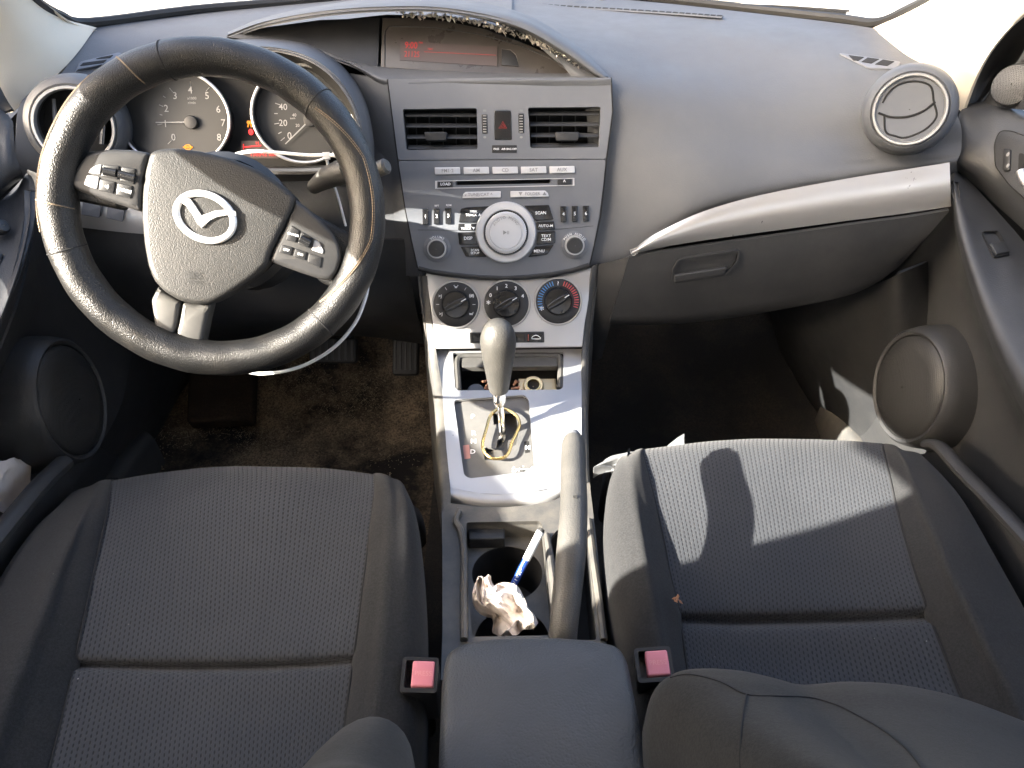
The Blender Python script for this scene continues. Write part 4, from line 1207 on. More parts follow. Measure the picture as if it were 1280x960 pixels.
# ------------------------------------------------------------------ climate panel
HP = Fr.pts(U(590, 352, .9795), U(690, 351, .9795), U(632, 437, .930))
cl_ = thing('climate_panel', 'satin silver heater panel with three black rotary knobs', 'climate panel', HP.p(632, 437))
hout = HP.L([(532, 341), (580, 347), (632, 350), (690, 347), (741, 334), (736, 375), (731, 405), (728, 434), (632, 435.5), (545, 436.5), (541, 405), (537, 375)])
b = MB(); b.prism(HP, rnd(hout, .002), -.02, -.0005, .0015, 2); b.build('fascia', M['silver'], cl_)
def hknob(px, py, ang, lab):
    c = HP.l(px, py); r_ = HP.l(px + 28.5, py)[0] - c[0]
    b = MB(); b.lathe(HP, *c, [(r_ * 1.06, -.001), (r_ * 1.06, .0025), (r_ * 1.02, .0045), (r_ * .985, .0045), (r_ * .97, .002)], 64); k = b.build('rotary_knob', M['ring'], cl_, label=lab)
    b = MB(); b.lathe(HP, *c, [(r_ * .985, -.001), (r_ * .985, .003), (r_ * .93, .0042), (r_ * .62, .0042), (r_ * .6, .003)], 64); b.build('knob_dial', M['black'], k)
    b = MB(); b.lathe(HP, *c, [(r_ * .615, .002), (r_ * .60, .010), (r_ * .54, .0125), (.0005, .0135)], 48)
    g = [(-.56, -.12), (-.2, -.16), (.2, -.16), (.56, -.09), (.56, .09), (.2, .16), (-.2, .16), (-.56, .12)]
    ca, sa = cos(ang), sin(ang)
    b.prism(HP, rnd([(c[0] + r_ * (x * ca - y * sa), c[1] + r_ * (x * sa + y * ca)) for x, y in g], .002), .009, .019, .0025, 3)
    b.build('knob_grip', M['gloss'], k)
    b = MB(); b.tube([HP.w(c[0] + r_ * .30 * ca, c[1] + r_ * .30 * sa, .0192), HP.w(c[0] + r_ * .53 * ca, c[1] + r_ * .53 * sa, .0190)], .0006, 5); b.build('pointer', M['white'], k)
    return k, c, r_
kA, cA, rA = hknob(570, 380.5, R(28), 'left knob with airflow symbols')
kB, cB, rB = hknob(633, 379.5, R(30), 'middle knob numbered nought to four')
kC, cC, rC = hknob(697.5, 376.5, R(32), 'right knob with blue and red scale')
f = HP.off(.0043)
b = MB()
for a in (58, 122, 180, 0): b.tube([f.w(cA[0] + rA * .73 * cos(R(a)), cA[1] + rA * .73 * sin(R(a))), f.w(cA[0] + rA * .86 * cos(R(a)), cA[1] + rA * .86 * sin(R(a)))], .0003, 4)
for a, s_ in ((90, "'w'"), (30, '(#)'), (152, '>J'), (213, '>J'), (-32, 'w/')):
    x, y = 570 + 22.5 * cos(R(a)), 380.5 - 22 * sin(R(a)); b.text(f, x, y, s_, 3.6, bold=.02)
b.build('symbols', M['white'], kA)
b = MB()
for a, s_ in ((182, '*'), (152, '0'), (121, '1'), (90, '2'), (59, '3'), (25, '4')):
    x, y = 633 + 22.5 * cos(R(a)), 379.5 - 22 * sin(R(a)); b.text(f, x, y, s_, 4.4 if s_ != '*' else 8, bold=.015)
b.build('numerals', M['white'], kB)
for m, a0, a1 in (('blueprint', 108, 205), ('redprint', 72, -18)):
    b = MB(); nn = 13
    for k in range(nn):
        a = R(a0 + (a1 - a0) * k / (nn - 1)); b.tube([f.w(cC[0] + rC * .70 * cos(a), cC[1] + rC * .70 * sin(a)), f.w(cC[0] + rC * .90 * cos(a), cC[1] + rC * .90 * sin(a))], .0009, 4)
    b.build('temperature_scale', M[m], kC)
b = MB(); b.text(f, 697.5, 354.5, '?', 4.5, bold=.02); b.text(f, 677, 388, '*', 9, bold=.01); b.build('symbols', M['white'], kC)
b = MB(); b.prism(HP, rnd(HP.L([(587, 415.5), (680, 414.5), (680.5, 428), (587.5, 429)]), .0015), -.003, .0015, .0006); sb_ = b.build('switch_strip', M['black'], cl_)
f = HP.off(.0016)
for x0, x1 in ((589, 606), (608, 640), (641, 656), (659, 678.5)):
    b = MB(); b.prism(f, rnd(HP.L([(x0, 417), (x1, 416.5), (x1, 427), (x0, 427.5)]), .001), -.001, .001, .0005); o = b.build('heater_switch', M['gloss'], sb_)
f = HP.off(.0028)
b = MB(); b.tube(spline([f.p(*q) for q in [(664.5, 423), (666, 420.5), (670, 419), (673.5, 420.5), (675.5, 423.5), (664.5, 423.5)]], 3), .0006, 5); b.build('recirculation_symbol', M['white'], sb_)
b = MB(); b.tube([f.p(660.3, 418), f.p(660.3, 426)], .0004, 4); b.build('switch_lamp', M['redprint'], sb_)
# ------------------------------------------------------------------ centre console
con = thing('centre_console', 'centre console with satin silver gear surround and cup wells', 'console', (0, .7, 0))
PB = Fr.pts(U(560, 490, .862), U(720, 490, .862), U(640, 600, .715))
co_px = [(545.5, 438), (728, 436), (727, 490), (727, 560), (726, 590), (690, 610), (660, 615.5), (630, 618), (598, 616.5), (563, 610), (558, 560), (553, 490)]
pk = rnd(PB.L([(566, 441), (704.5, 440), (704, 484), (700, 487), (573, 488), (569, 485)]), .003)
gt = rnd(PB.L([(567, 500), (656, 493.5), (661, 500), (668, 584), (662, 589.5), (587, 598), (580, 594)]), .006)
b = MB(); b.plate(PB, PB.L(co_px), [pk, gt], -.004, 0)
lowe = [(563, 610), (598, 616.5), (630, 618), (660, 615.5), (690, 610), (726, 590)]
rows = [[PB.p(*q) for q in lowe], [PB.p(q[0], q[1] + 6, .0008) for q in lowe], [PB.p(q[0], q[1] + 11, -.002) for q in lowe], [PB.p(q[0], q[1] + 14.5, -.012) for q in lowe], [PB.p(q[0], q[1] + 15, -.03) for q in lowe]]
b.patch(rows, 6, 5, .003)
b.build('silver_surround', M['silver'], con)
b = MB(); b.box(F0, -.085, .085, .72, 1.5, -.01, .215, .01); b.build('tunnel_cover', M['carpet'], con)
# storage pocket
b = MB(); b.plate(PB, inset(pk, -.004), [inset(pk, 0)], -.06, -.0045); b.prism(PB, inset(pk, -.003), -.064, -.06)
po = b.build('ashtray_pocket', M['deep'], con)
b = MB()
b.tube(spline([PB.p(*q, -.004) for q in [(573, 486), (572, 470), (571, 452), (576, 444), (600, 443), (640, 442.5), (690, 442.5), (700, 446), (701, 470), (700, 484)]], 4), .0048, 8)
b.prism(PB, rnd(PB.L([(576, 443), (697, 442), (697, 456), (577, 457)]), .002), -.012, -.003, .001)
b.build('pocket_lid', M['brake'], po)
b = MB(); f = PB.at(594, 472).off(-.03); f = Fr(f.o, f.n * .6 + V((0, -.3, .5))); b.lathe(f, 0, 0, [(.013, -.03), (.013, 0), (.0115, .002), (.001, .0025)], 32); b.build('socket_cap', M['panel'], po)
b = MB(); f = PB.at(667, 471).off(-.018); f = Fr(f.o, f.n * .6 + V((0, -.35, .5)))
b.box(f, -.022, .034, -.017, .016, -.03, -.006, .004)
b.lathe(f, 0, 0, [(.0155, -.012), (.0155, -.001), (.0135, .0015), (.0105, .001), (.0095, -.002), (.009, -.03)], 36)
b.build('lighter_socket', M['brass'], po)
b = MB(); b.lathe(f, 0, 0, [(.0105, -.0005), (.0102, .0022), (.0090, .0022), (.0086, -.004)], 32); b.build('socket_rim', M['gold'], po)
b = MB(); b.lathe(f, 0, 0, [(.0095, -.004), (.001, -.0042)], 24); b.build('socket_hole', M['deep'], po)
b = MB()
for k, (x, y) in enumerate(((606, 474), (612, 478), (642, 470), (646, 478), (650, 482), (609, 469))):
    p = PB.p(x, y, -.02); b.tube([p, p + V((.004, .002, .006)), p + V((.008 * (-1) ** k, .003, .003))], [.002, .003, .0015], 6)
b.build('loose_wiring', simple('coppery_wire', (.25, .12, .07), .5), po)
# gear gate
GF = PB.off(-.006)
zz = [(619, 520), (646, 520), (650, 540), (645, 556), (634, 563), (636, 577), (604, 580), (602, 571), (613, 570), (613, 558), (623, 556), (623, 545), (631, 543), (630, 534), (619, 533)]
zz = [(616, 516), (644, 515.5), (649, 535), (645, 556), (637, 560), (634, 572), (606, 575), (604, 562), (608, 559), (620, 561), (622, 550), (630, 546), (632, 537), (627, 530), (617, 531)]
b = MB(); b.plate(GF, inset(gt, -.002), [GF.L(zz)], -.003, 0); ga = b.build('gear_gate', M['gate'], con)
b = MB(); b.prism(GF, GF.L([(598, 506), (656, 504), (656, 584), (596, 586)]), -.03, -.02); b.build('gate_well', M['consoledark'], ga)
b = MB(); f = GF.off(-.008); b.prism(f, f.L([(620, 560), (632, 546), (648, 540), (645, 562), (634, 572), (606, 575), (606, 566)]), -.004, 0, .001); b.build('slide_cover', M['consoledark'], ga)
b = MB()
for x, y, s_ in ((591, 521, 'P'), (592, 541.5, 'R'), (592, 552, 'N'), (591, 565, 'D')): b.text(GF, x, y, s_, 6.5, bold=.02)
b.text(GF, 659.5, 560, 'M', 6, bold=.03); b.build('lettering', M['white'], ga)
b = MB(); b.prism(GF, rnd(GF.L([(578.5, 557), (586.5, 556), (588, 573), (580.5, 574)]), .001), 0, .0004); b.build('indicator', simple('pinkish_panel', (.42, .20, .17), .5), ga)
b = MB(); b.prism(GF, GF.L([(655, 552), (661, 551.5), (662.5, 565.5), (656.5, 566.5)]), -.0005, .0003); b.build('indicator', M['deep'], ga)
# scuffs at the gate's edge
rr = random.Random(5); b = MB()
for k in range(26):
    x = rr.uniform(641, 666); y = 588 - (x - 641) * .10 + rr.gauss(0, 1.6); p = PB.p(x, y, .0002); a = rr.uniform(0, 3)
    d1 = (PB.ex * cos(a) + PB.ey * sin(a)) * rr.uniform(.0008, .003); d2 = (PB.ey * cos(a) - PB.ex * sin(a)) * rr.uniform(.0004, .0012)
    b.add([p - d1, p - d2, p + d1, p + d2, p + PB.n * .0006], [(0, 1, 4), (1, 2, 4), (2, 3, 4), (3, 0, 4)])
struct(b.build('dust_specks', M['white'], ga), 'stuff')
# sides of the console
lt = [(534, 345, .984), (539, 395, .957), (545, 438, .93), (553, 490, .862), (558, 560, .768), (563, 612, .698), (563, 640, .655)]
le = [(526, 347, .988), (531, 395, .962), (536, 438, .935), (543, 490, .868), (548, 560, .772), (551.5, 612, .70), (552, 640, .656)]
def down(p, z, k=0): return V((p.x + k, p.y, z))
b = MB()
a = [U(*q) for q in lt]; c = [U(*q) for q in le]; c2 = [p + V((-.002, 0, -.02)) for p in c]
b.patch([a, [(p + q) / 2 + V((0, 0, .002)) for p, q in zip(a, c)], c, c2, [down(p, .14, -.004) for p in c], [down(p, -.01, -.006) for p in c]], 5, 4, .004)
b.build('left_side', M['consoledark'], con)
rt = [(740.5, 334, .984), (733, 395, .957), (728, 437, .93), (727, 490, .862), (727, 560, .768), (726, 590, .727), (728, 604, .705)]
re_ = [(746, 334, .988), (739, 395, .962), (735, 437, .935), (734, 490, .868), (735, 560, .772), (736, 590, .73), (737, 604, .708)]
b = MB()
a = [U(*q) for q in rt]; c = [U(*q) for q in re_]; c2 = [p + V((.002, 0, -.02)) for p in c]
b.patch([a, [(p + q) / 2 + V((0, 0, .002)) for p, q in zip(a, c)], c, c2, [down(p, .14, .004) for p in c], [down(p, -.01, .006) for p in c]], 5, 4, .004)
b.build('right_side', M['consoledark'], con)
# rear half with cup wells and the handbrake slot
ZC = .283
FC = flat(ZC)
def LC(q, z=ZC): p = UZ(q[0], q[1], z); return (p.x, p.y)
oc = [LC(q) for q in [(563, 629), (598, 633), (632, 634), (664, 631), (694, 625), (728, 604), (737, 603), (746, 680), (757, 792), (762, 850), (551, 850), (553, 792), (553, 700), (552, 640)]]
cw = rnd([LC(q) for q in [(583, 653), (674, 651), (678, 655), (692, 794), (590, 796), (583, 700)]], .004)
hs = rnd([LC(q) for q in [(688, 672), (697, 662), (733, 655), (746, 800), (706, 800), (697, 720)]], .004)
b = MB(); b.plate(FC, oc, [cw, hs], -.006, 0)
pl2 = [V((x, y, ZC)) for x, y in oc]
b.plate(FC, oc, [inset(oc, .004)], -.29, -.0065)
b.build('rear_deck', M['consoledark'], con)
b = MB()
b.tube(spline([UZ(*q, ZC + .003) for q in [(574, 640), (570, 652), (576, 664), (580, 690), (580, 740), (580, 800)]], 5), .0042, 8, flat=1.3, up=(0, 0, 1))
b.tube(spline([UZ(*q, ZC + .001) for q in [(683, 668), (688, 700), (694, 750), (700, 800)]], 5), .0035, 8)
b.tube(spline([UZ(*q, ZC + .001) for q in [(736, 650), (742, 700), (749, 750), (755, 800)]], 5), .004, 8)
b.build('raised_edge', M['consoledark'], con)
FW = flat(ZC - .028)
fl = [LC(q) for q in [(575, 645), (690, 645), (704, 830), (575, 830)]]
c1 = LC((634, 716), ZC - .028); c2_ = LC((640, 800), ZC - .028)
r1 = .041; r2 = .040
h1_ = ell(*c1, r1, r1 * .98, 48); h2 = ell(*c2_, r2, r2, 48)
b = MB(); b.plate(FW, inset(cw, -.003), [h1_, h2], -.002, 0)
b.plate(FW, inset(cw, -.002), [inset(cw, 0)], 0, .0275)
cwl = b.build('cup_tray', M['consoledark'], con)
for (cx_, cy_), r_ in ((c1, r1), (c2_, r2)):
    b = MB(); b.lathe(FW, cx_, cy_, [(r_ + .001, 0), (r_ * .93, -.06), (r_ * .85, -.064), (.001, -.064)], 48); b.build('cup_well', M['black'], cwl)
b = MB(); f = flat(ZC - .012); b.prism(f, rnd([LC(q, ZC - .012) for q in [(585, 656), (631, 655), (631, 673), (586, 674)]], .002), -.016, 0, .002); b.build('coin_ledge', M['dash_dark'], cwl)
b = MB(); f = flat(ZC - .07); b.prism(f, inset(hs, -.003), -.01, 0); b.plate(FC, inset(hs, -.003), [inset(hs, 0)], -.07, -.0065); b.build('handbrake_slot', M['deep'], con)
# armrest
ZA = .405
FA = flat(ZA)
ar = rnd([LC(q, ZA) for q in [(551, 838), (556, 806), (575, 793), (610, 787), (640, 784.5), (690, 784.5), (740, 788), (776, 796), (787, 815), (800, 880), (816, 960), (832, 1060), (543, 1060), (546, 960)]], .012, 4)
am = thing('armrest', 'smooth grey vinyl armrest between the two front seats', 'armrest', (0, .3, .3))
b = MB(); b.prism(FA, ar, -.035, 0, .012, 4, crown=.006); b.build('lid', M['arm'], am, ang=70)
b = MB(); b.prism(FA, inset(ar, .006), -.40, -.037); b.build('storage_bin', M['dash_dark'], am)

# ------------------------------------------------------------------ gear lever, wire ring, handbrake
gp = [V(q) for q in (U(629, 545, .792), U(626.5, 520, .793), U(625, 500, .794))]
gl_ = thing('gear_lever', 'grey gear knob on a bright shaft above the zigzag gate', 'gear lever', gp[0])
b = MB(); b.tube([gp[0] - V((0, 0, .03)), gp[1], gp[2], U(624, 488, .795)], [.0045, .0045, .0045, .0045], 12); b.build('shaft', M['chrome'], gl_)
b = MB(); b.tube([U(624.5, 506, .794), U(624.3, 500, .794), U(624, 486, .795)], [.0065, .0085, .0095], 16); b.build('collar', M['chrome'], gl_)
ax0, ax1 = U(623.6, 489, .795), U(622.5, 424, .800)
st = [(0, .0100), (.03, .0128), (.2, .0148), (.45, .0178), (.7, .0208), (.9, .0225), (1.03, .0222), (1.16, .0198), (1.26, .0155), (1.32, .0095), (1.345, .003)]
b = MB(); b.tube(spline([ax0.lerp(ax1, t) for t, r_ in st], 3), [x.x for x in spline([V((r_, 0, 0)) for t, r_ in st], 3)], 28); kn = b.build('knob', M['knob'], gl_, ang=80)
b = MB()
for sx in (-1, 1): b.tube(spline([ax0.lerp(ax1, t) + V((sx * r_ * .62, -r_ * .72, r_ * .38)) for t, r_ in st[1:6]], 4), .0006, 4)
b.build('seam', M['dthread'], kn)
b = MB()
wl = [(623, 513), (613, 522), (608, 538), (603.5, 555), (604.6, 565), (611, 573), (619, 575.5), (629.6, 574), (636, 567.5), (640, 555), (646, 542), (649.5, 531), (645, 521), (634, 514)]
b.tube(spline([PB.p(*q, .0035) for q in wl], 5, True), .0022, 8, True)
tag(b.build('wire_ring', M['gold']), 'gold coloured wire ring lying round the foot of the gear lever', 'wire ring')
hb_ = thing('handbrake', 'worn grey handbrake lever lying to the right of the cup wells', 'handbrake', UZ(704, 790, .25))
hp = [UZ(*q) for q in [(717, 549, .428), (717, 560, .427), (717, 600, .425), (717, 640, .421), (714, 690, .412), (709, 740, .396), (704, 790, .375), (702, 830, .35)]]
rs = [.0105, .0128, .0132, .0136, .0140, .0136, .0130, .0128]
b = MB(); b.tube(spline(hp, 4), [x.x for x in spline([V((r_, 0, 0)) for r_ in rs], 4)], 22); b.build('grip', M['brake'], hb_)
b = MB(); d = (hp[0] - hp[1]).normalized(); b.tube([hp[0] - d * .002, hp[0] + d * .006, hp[0] + d * .009, hp[0] + d * .010], [.0075, .0075, .006, .002], 16); b.build('release_button', M['panel'], hb_)
b = MB(); p = UZ(726, 627, .378); f = Fr((p + (CAM - p).normalized() * .0145), (CAM - p).normalized()); f = Fr(hp[3].lerp(hp[2], .3) + (CAM - hp[3]).normalized() * .0152, (CAM - hp[3]).normalized())
b.prism(f, [(-.001, .006), (.003, .007), (.0035, -.001), (.002, -.005), (.0005, .0005)], -.003, -.0006); b.build('torn_patch', M['deep'], hb_)

# ------------------------------------------------------------------ pen and tissue in the cup well
pen = thing('ballpoint_pen', 'blue and white ballpoint pen standing in the cup well', 'pen', UZ(634, 745, .25))
pa, pb = UZ(633, 748, .255), UZ(676, 664, .318)
b = MB(); b.tube([pa, pa.lerp(pb, .60)], .0042, 12); b.build('blue_barrel', M['navy'], pen)
b = MB(); b.tube([pa.lerp(pb, .58), pa.lerp(pb, .97), pb], [.0044, .0046, .0042], 12); b.build('clear_end', M['penclear'], pen)
b = MB(); b.tube([pb, pb + (pb - pa).normalized() * .003], [.0043, .0034], 12); b.build('plug', M['dash_dark'], pen)
b = MB()
d = (pb - pa).normalized(); nv = (CAM - pa).normalized(); f = Fr(pa, nv, up=V((0, 0, 1))); yy = (nv - d * nv.dot(d)).normalized(); ff = Fr(pa.lerp(pb, .32) + yy * .0043, yy); ff.ex = d; ff.ey = yy.cross(d)
ff.n = yy
b2 = MB(); cu = []
for i, ch in enumerate('•VIVA•'):
    pass
c_ = ff.o
def text_on(b, fr, body, size, col=None):
    cu = bpy.data.curves.new('t', 'FONT'); cu.body = body; cu.align_x = 'CENTER'; cu.align_y = 'CENTER'; cu.size = size
    ob = bpy.data.objects.new('t', cu); me = bpy.data.meshes.new_from_object(ob)
    b.add([fr.w(v.co.x, v.co.y, .0002) for v in me.vertices], [tuple(p.vertices) for p in me.polygons])
    bpy.data.objects.remove(ob); bpy.data.curves.remove(cu); bpy.data.meshes.remove(me)
text_on(b2, ff, '• V I V A •', .0055); b2.build('lettering', M['white'], pen)
def crumple(name, px, z, sx, sy, sz, seed, mat, lab, cat, sub=4, amp=.45, sheet=True):
    """a sheet gathered into sharp irregular folds"""
    from mathutils import noise as mn
    r0 = random.Random(seed); o = UZ(*px, z); off = V((seed * 3.1, seed * 1.7, seed))
    g = []
    N = 36
    for i in range(N):
        row = []
        for j in range(N):
            u, v = i / (N - 1) * 2 - 1, j / (N - 1) * 2 - 1
            q = V((u, v, 0))
            n1 = mn.voronoi(q * 1.6 + off)[0][0]; n2 = mn.voronoi(q * 3.2 + off * 2)[0][0]
            n3 = mn.noise_vector(q * 1.5 + off)
            z_ = (n1 * 1.3 + n2 * .6) - .6 + n3.z * .5
            edge = 1 + .25 * n3.x
            row.append(o + V((u * sx * edge + n3.y * sx * .35, v * sy * edge + n3.x * sy * .35, z_ * sz)))
        g.append(row)
    b = MB(); b.grid(g, .0006)
    return tag(b.build(name, mat, ang=25), lab, cat)
# tissue: built on a spine so that it stands up out of the well
def tissue():
    from mathutils import noise as mn
    sp = [UZ(*q) for q in [(604, 722, .300), (604, 735, .292), (608, 748, .284), (622, 756, .280), (636, 766, .278), (648, 776, .276), (654, 790, .272)]]
    wd = [.008, .013, .017, .021, .024, .023, .017]
    s2 = spline(sp, 6); w2_ = [x.x for x in spline([V((q, 0, 0)) for q in wd], 6)]
    g = []
    for i, p in enumerate(s2):
        t = (s2[min(i + 1, len(s2) - 1)] - s2[max(0, i - 1)]).normalized()
        vw = (CAM - p).normalized(); sd_ = t.cross(vw).normalized()
        row = []
        for j in range(30):
            u = j / 29 * 2 - 1
            q = V((i * .10, u * 1.5, 3.3))
            n1 = mn.voronoi(q * .9)[0][0] + .35 * mn.voronoi(V((i * .22, u * 3.4, 1.3)))[0][0]; n2 = mn.noise_vector(q * 1.3)
            row.append(p + sd_ * (u * w2_[i] * (1 + .45 * n2.x)) + vw * ((n1 - .6) * .034 + n2.y * .012 - .008 * u * u) + t * n2.z * .006)
        g.append(row)
    b = MB(); b.grid(g, .0005)
    tag(b.build('tissue', M['paper'], ang=22), 'crumpled stained white tissue stuffed in the cup well', 'tissue')
tissue()
# ------------------------------------------------------------------ floor
b = MB()
ys = [-1.3, -.6, 0, .4, .8, 1.0, 1.12, 1.22, 1.32, 1.40, 1.5]
zs = [0, 0, 0, 0, 0, .004, .02, .07, .17, .32, .5]
rows = [[V((x, y, z)) for x in (-.72, -.5, -.3, -.14)] for y, z in zip(ys, zs)]
b.patch(rows, 5, 4, .02); struct(b.build('driver_carpet', M['carpet_l'], loc=(0, 0, 0)))
b = MB(); rows = [[V((x, y, z)) for x in (-.14, 0, .14, .4, .72)] for y, z in zip(ys, zs)]
b.patch(rows, 5, 4, .02); struct(b.build('passenger_carpet', M['carpet'], loc=(0, 0, 0)))
# tunnel sides are hidden by the console; dead pedal and pedals
b = MB(); f = Fr.pts(U(232, 520, 1.12), U(318, 520, 1.12), U(232, 430, 1.26)).off(.02)
b.prism(f, rnd(f.L([(232, 528), (314, 524), (318, 430), (236, 432)]), .01), -.03, 0, .008)
tag(b.build('foot_rest', M['carpet_l'] if False else carpet('brown_footrest', (.034, .027, .022), amt=.35)), 'brownish carpeted foot rest left of the pedals', 'foot rest')
pd = thing('pedal', 'ribbed brake pedal half hidden behind the wheel rim', 'pedal', U(415, 440, 1.18), None)
f = Fr(U(416, 438, 1.18), (0, -.8, .6))
b = MB(); b.prism(f, rnd(rect(-.045, -.024, .045, .024), .01), -.012, 0, .004); pp = b.build('pad', M['rubber'], pd)
b = MB()
for k in range(7): b.box(f, -.036 + k * .012 - .002, -.036 + k * .012 + .002, -.018, .018, 0, .002)
b.build('ribs', M['dash_dark'], pp)
b = MB(); b.tube([f.w(.03, .02, -.01), f.w(.03, .16, .0), f.w(.02, .24, .03)], .009, 10); b.build('arm', M['dash_dark'], pd)
pd = thing('pedal', 'ribbed accelerator pedal beside the console side', 'pedal', U(505, 430, 1.2), None)
f = Fr(U(507, 428, 1.16), (0, -.75, .65))
b = MB(); b.prism(f, rnd(rect(-.024, -.06, .024, .05), .008), -.012, 0, .004); pp = b.build('pad', M['rubber'], pd)
b = MB()
for k in range(5): b.box(f, -.018 + k * .009 - .0015, -.018 + k * .009 + .0015, -.05, .04, 0, .002)
b.build('ribs', M['dash_dark'], pp)
b = MB(); b.tube([f.w(0, .045, -.008), f.w(0, .14, .0), f.w(0, .22, .03)], .008, 10); b.build('arm', M['dash_dark'], pd)
# grass clippings and grit trodden into the driver's carpet
rr = random.Random(11); b = MB()
def cz(y):
    for i in range(len(ys) - 1):
        if ys[i] <= y <= ys[i + 1]: return zs[i] + (zs[i + 1] - zs[i]) * (y - ys[i]) / (ys[i + 1] - ys[i])
    return 0
ctrs = [(430, 470, 40), (410, 520, 50), (330, 540, 60), (240, 560, 50), (470, 530, 50), (360, 505, 60), (420, 490, 30), (440, 500, 90), (330, 560, 90)]
for k in range(11000):
    c = rr.choice(ctrs); px, py = rr.gauss(c[0], c[2]), rr.gauss(c[1], c[2] * .5)
    if not (180 < px < 540 and 435 < py < 640): continue
    p = UZ(px, py, .012)
    if p.y > 1.32 or mnoise.noise(V((p.x * 9, p.y * 9, 2.2))) + rr.gauss(0, .2) < .02: continue
    z = cz(p.y) + .003
    p.z = z
    a = rr.uniform(0, pi); L = rr.choice((.0006, .0008, .0008, .001, .0012, .0015, .0022, .0035)) * rr.uniform(.5, 1.2); W_ = rr.uniform(.0002, .00055)
    d1 = V((cos(a), sin(a), rr.uniform(-.2, .35))) * L; d2 = V((-sin(a), cos(a), 0)) * W_
    b.add([p - d1 - d2, p + d1 - d2, p + d1 + d2, p - d1 + d2, p + V((0, 0, W_ * 1.4))], [(0, 1, 4), (1, 2, 4), (2, 3, 4), (3, 0, 4)])
struct(b.build('grass_clippings', M['straw'], loc=(-.25, 1, 0)), 'stuff', 'dry grass clippings and grit scattered on the driver side carpet')

# ------------------------------------------------------------------ doors
def mir(pts): return pts
def door(side, name, lab):
    o = thing(name, lab, 'door panel', (side * .64, .8, .1)); o['kind'] = 'thing'
    return o
rd = door(1, 'inner_door_panel', 'passenger side inner door panel, grey with window switch and speaker')
def PX(rows): return [[UX(*q) for q in r_] for r_ in rows]
b = MB(); b.patch(PX([
    [(1199, 143, .605), (1206, 133, .618), (1226, 127, .64), (1256, 129, .655), (1330, 160, .665), (1420, 200, .67)],
    [(1198, 152, .596), (1207, 146, .603), (1228, 142, .622), (1259, 146, .637), (1334, 182, .648), (1425, 225, .65)],
    [(1196, 175, .590), (1208, 172, .597), (1231, 178, .612), (1263, 192, .628), (1338, 240, .638), (1430, 290, .64)],
    [(1193, 200, .588), (1208, 206, .598), (1233, 219, .614), (1264, 243, .630), (1338, 300, .640), (1430, 350, .645)],
    [(1192, 212, .600), (1206, 221, .612), (1228, 240, .630), (1260, 270, .645), (1332, 330, .655), (1425, 380, .66)]]), 6, 6, .006)
rtr = b.build('upper_trim', M['door'], rd)
b = MB(); b.patch(PX([
    [(1194, 209, .604), (1212, 226, .618), (1234, 250, .628), (1262, 281, .638), (1300, 322, .645), (1400, 400, .65)],
    [(1194, 216, .590), (1208, 240, .595), (1230, 278, .600), (1262, 328, .602), (1300, 385, .602), (1400, 490, .60)],
    [(1193, 222, .578), (1204, 262, .572), (1224, 320, .568), (1255, 390, .565), (1292, 458, .56), (1380, 580, .555)],
    [(1192, 226, .572), (1200, 280, .562), (1219, 342, .556), (1247, 415, .552), (1284, 487, .548), (1360, 610, .545)],
    [(1191, 229, .574), (1197, 286, .564), (1215, 350, .558), (1242, 424, .554), (1278, 498, .55), (1350, 622, .547)],
    [(1190, 231, .590), (1194, 288, .585), (1211, 354, .58), (1237, 428, .578), (1272, 503, .575), (1340, 628, .57)]]), 6, 6, .006)
ap = b.build('armrest_panel', M['door'], rd)
fw_ = Fr.pts(hit(ap, 1230, 290), hit(ap, 1260, 318), hit(ap, 1244, 321)).off(.0022)
b = MB(); q = rnd(fw_.L([(1228, 290), (1247, 289), (1262, 317), (1243, 321)]), .003)
b.plate(fw_, inset(q, -.0012), [q], -.004, .001); b.prism(fw_, inset(q, -.0005), -.010, -.006)
wsb = b.build('window_switch', M['black'], ap)
b = MB(); b.prism(fw_, rnd(fw_.L([(1236, 306), (1254, 304), (1261, 317), (1244, 320)]), .002), -.006, .0035, .0015); b.build('rocker', M['dash_dark'], wsb)
b = MB(); b.patch(PX([
    [(1190, 232, .60), (1197, 290, .592), (1213, 352, .588), (1240, 428, .584), (1276, 505, .58), (1350, 630, .575)],
    [(1186, 262, .603), (1188, 320, .603), (1205, 380, .605), (1236, 455, .606), (1275, 535, .607), (1350, 660, .607)],
    [(1150, 310, .600), (1160, 380, .608), (1185, 440, .612), (1225, 510, .615), (1270, 590, .617), (1350, 700, .617)],
    [(1105, 362, .598), (1125, 430, .606), (1165, 500, .612), (1210, 570, .615), (1262, 640, .617), (1350, 750, .617)],
    [(1085, 420, .600), (1100, 490, .606), (1140, 560, .61), (1195, 630, .615), (1250, 700, .617), (1350, 800, .617)],
    [(1060, 500, .61), (1080, 560, .615), (1120, 630, .62), (1180, 700, .62), (1240, 760, .62), (1350, 860, .62)]]), 6, 6, .006)
b.build('lower_panel', M['door_dark'], rd)
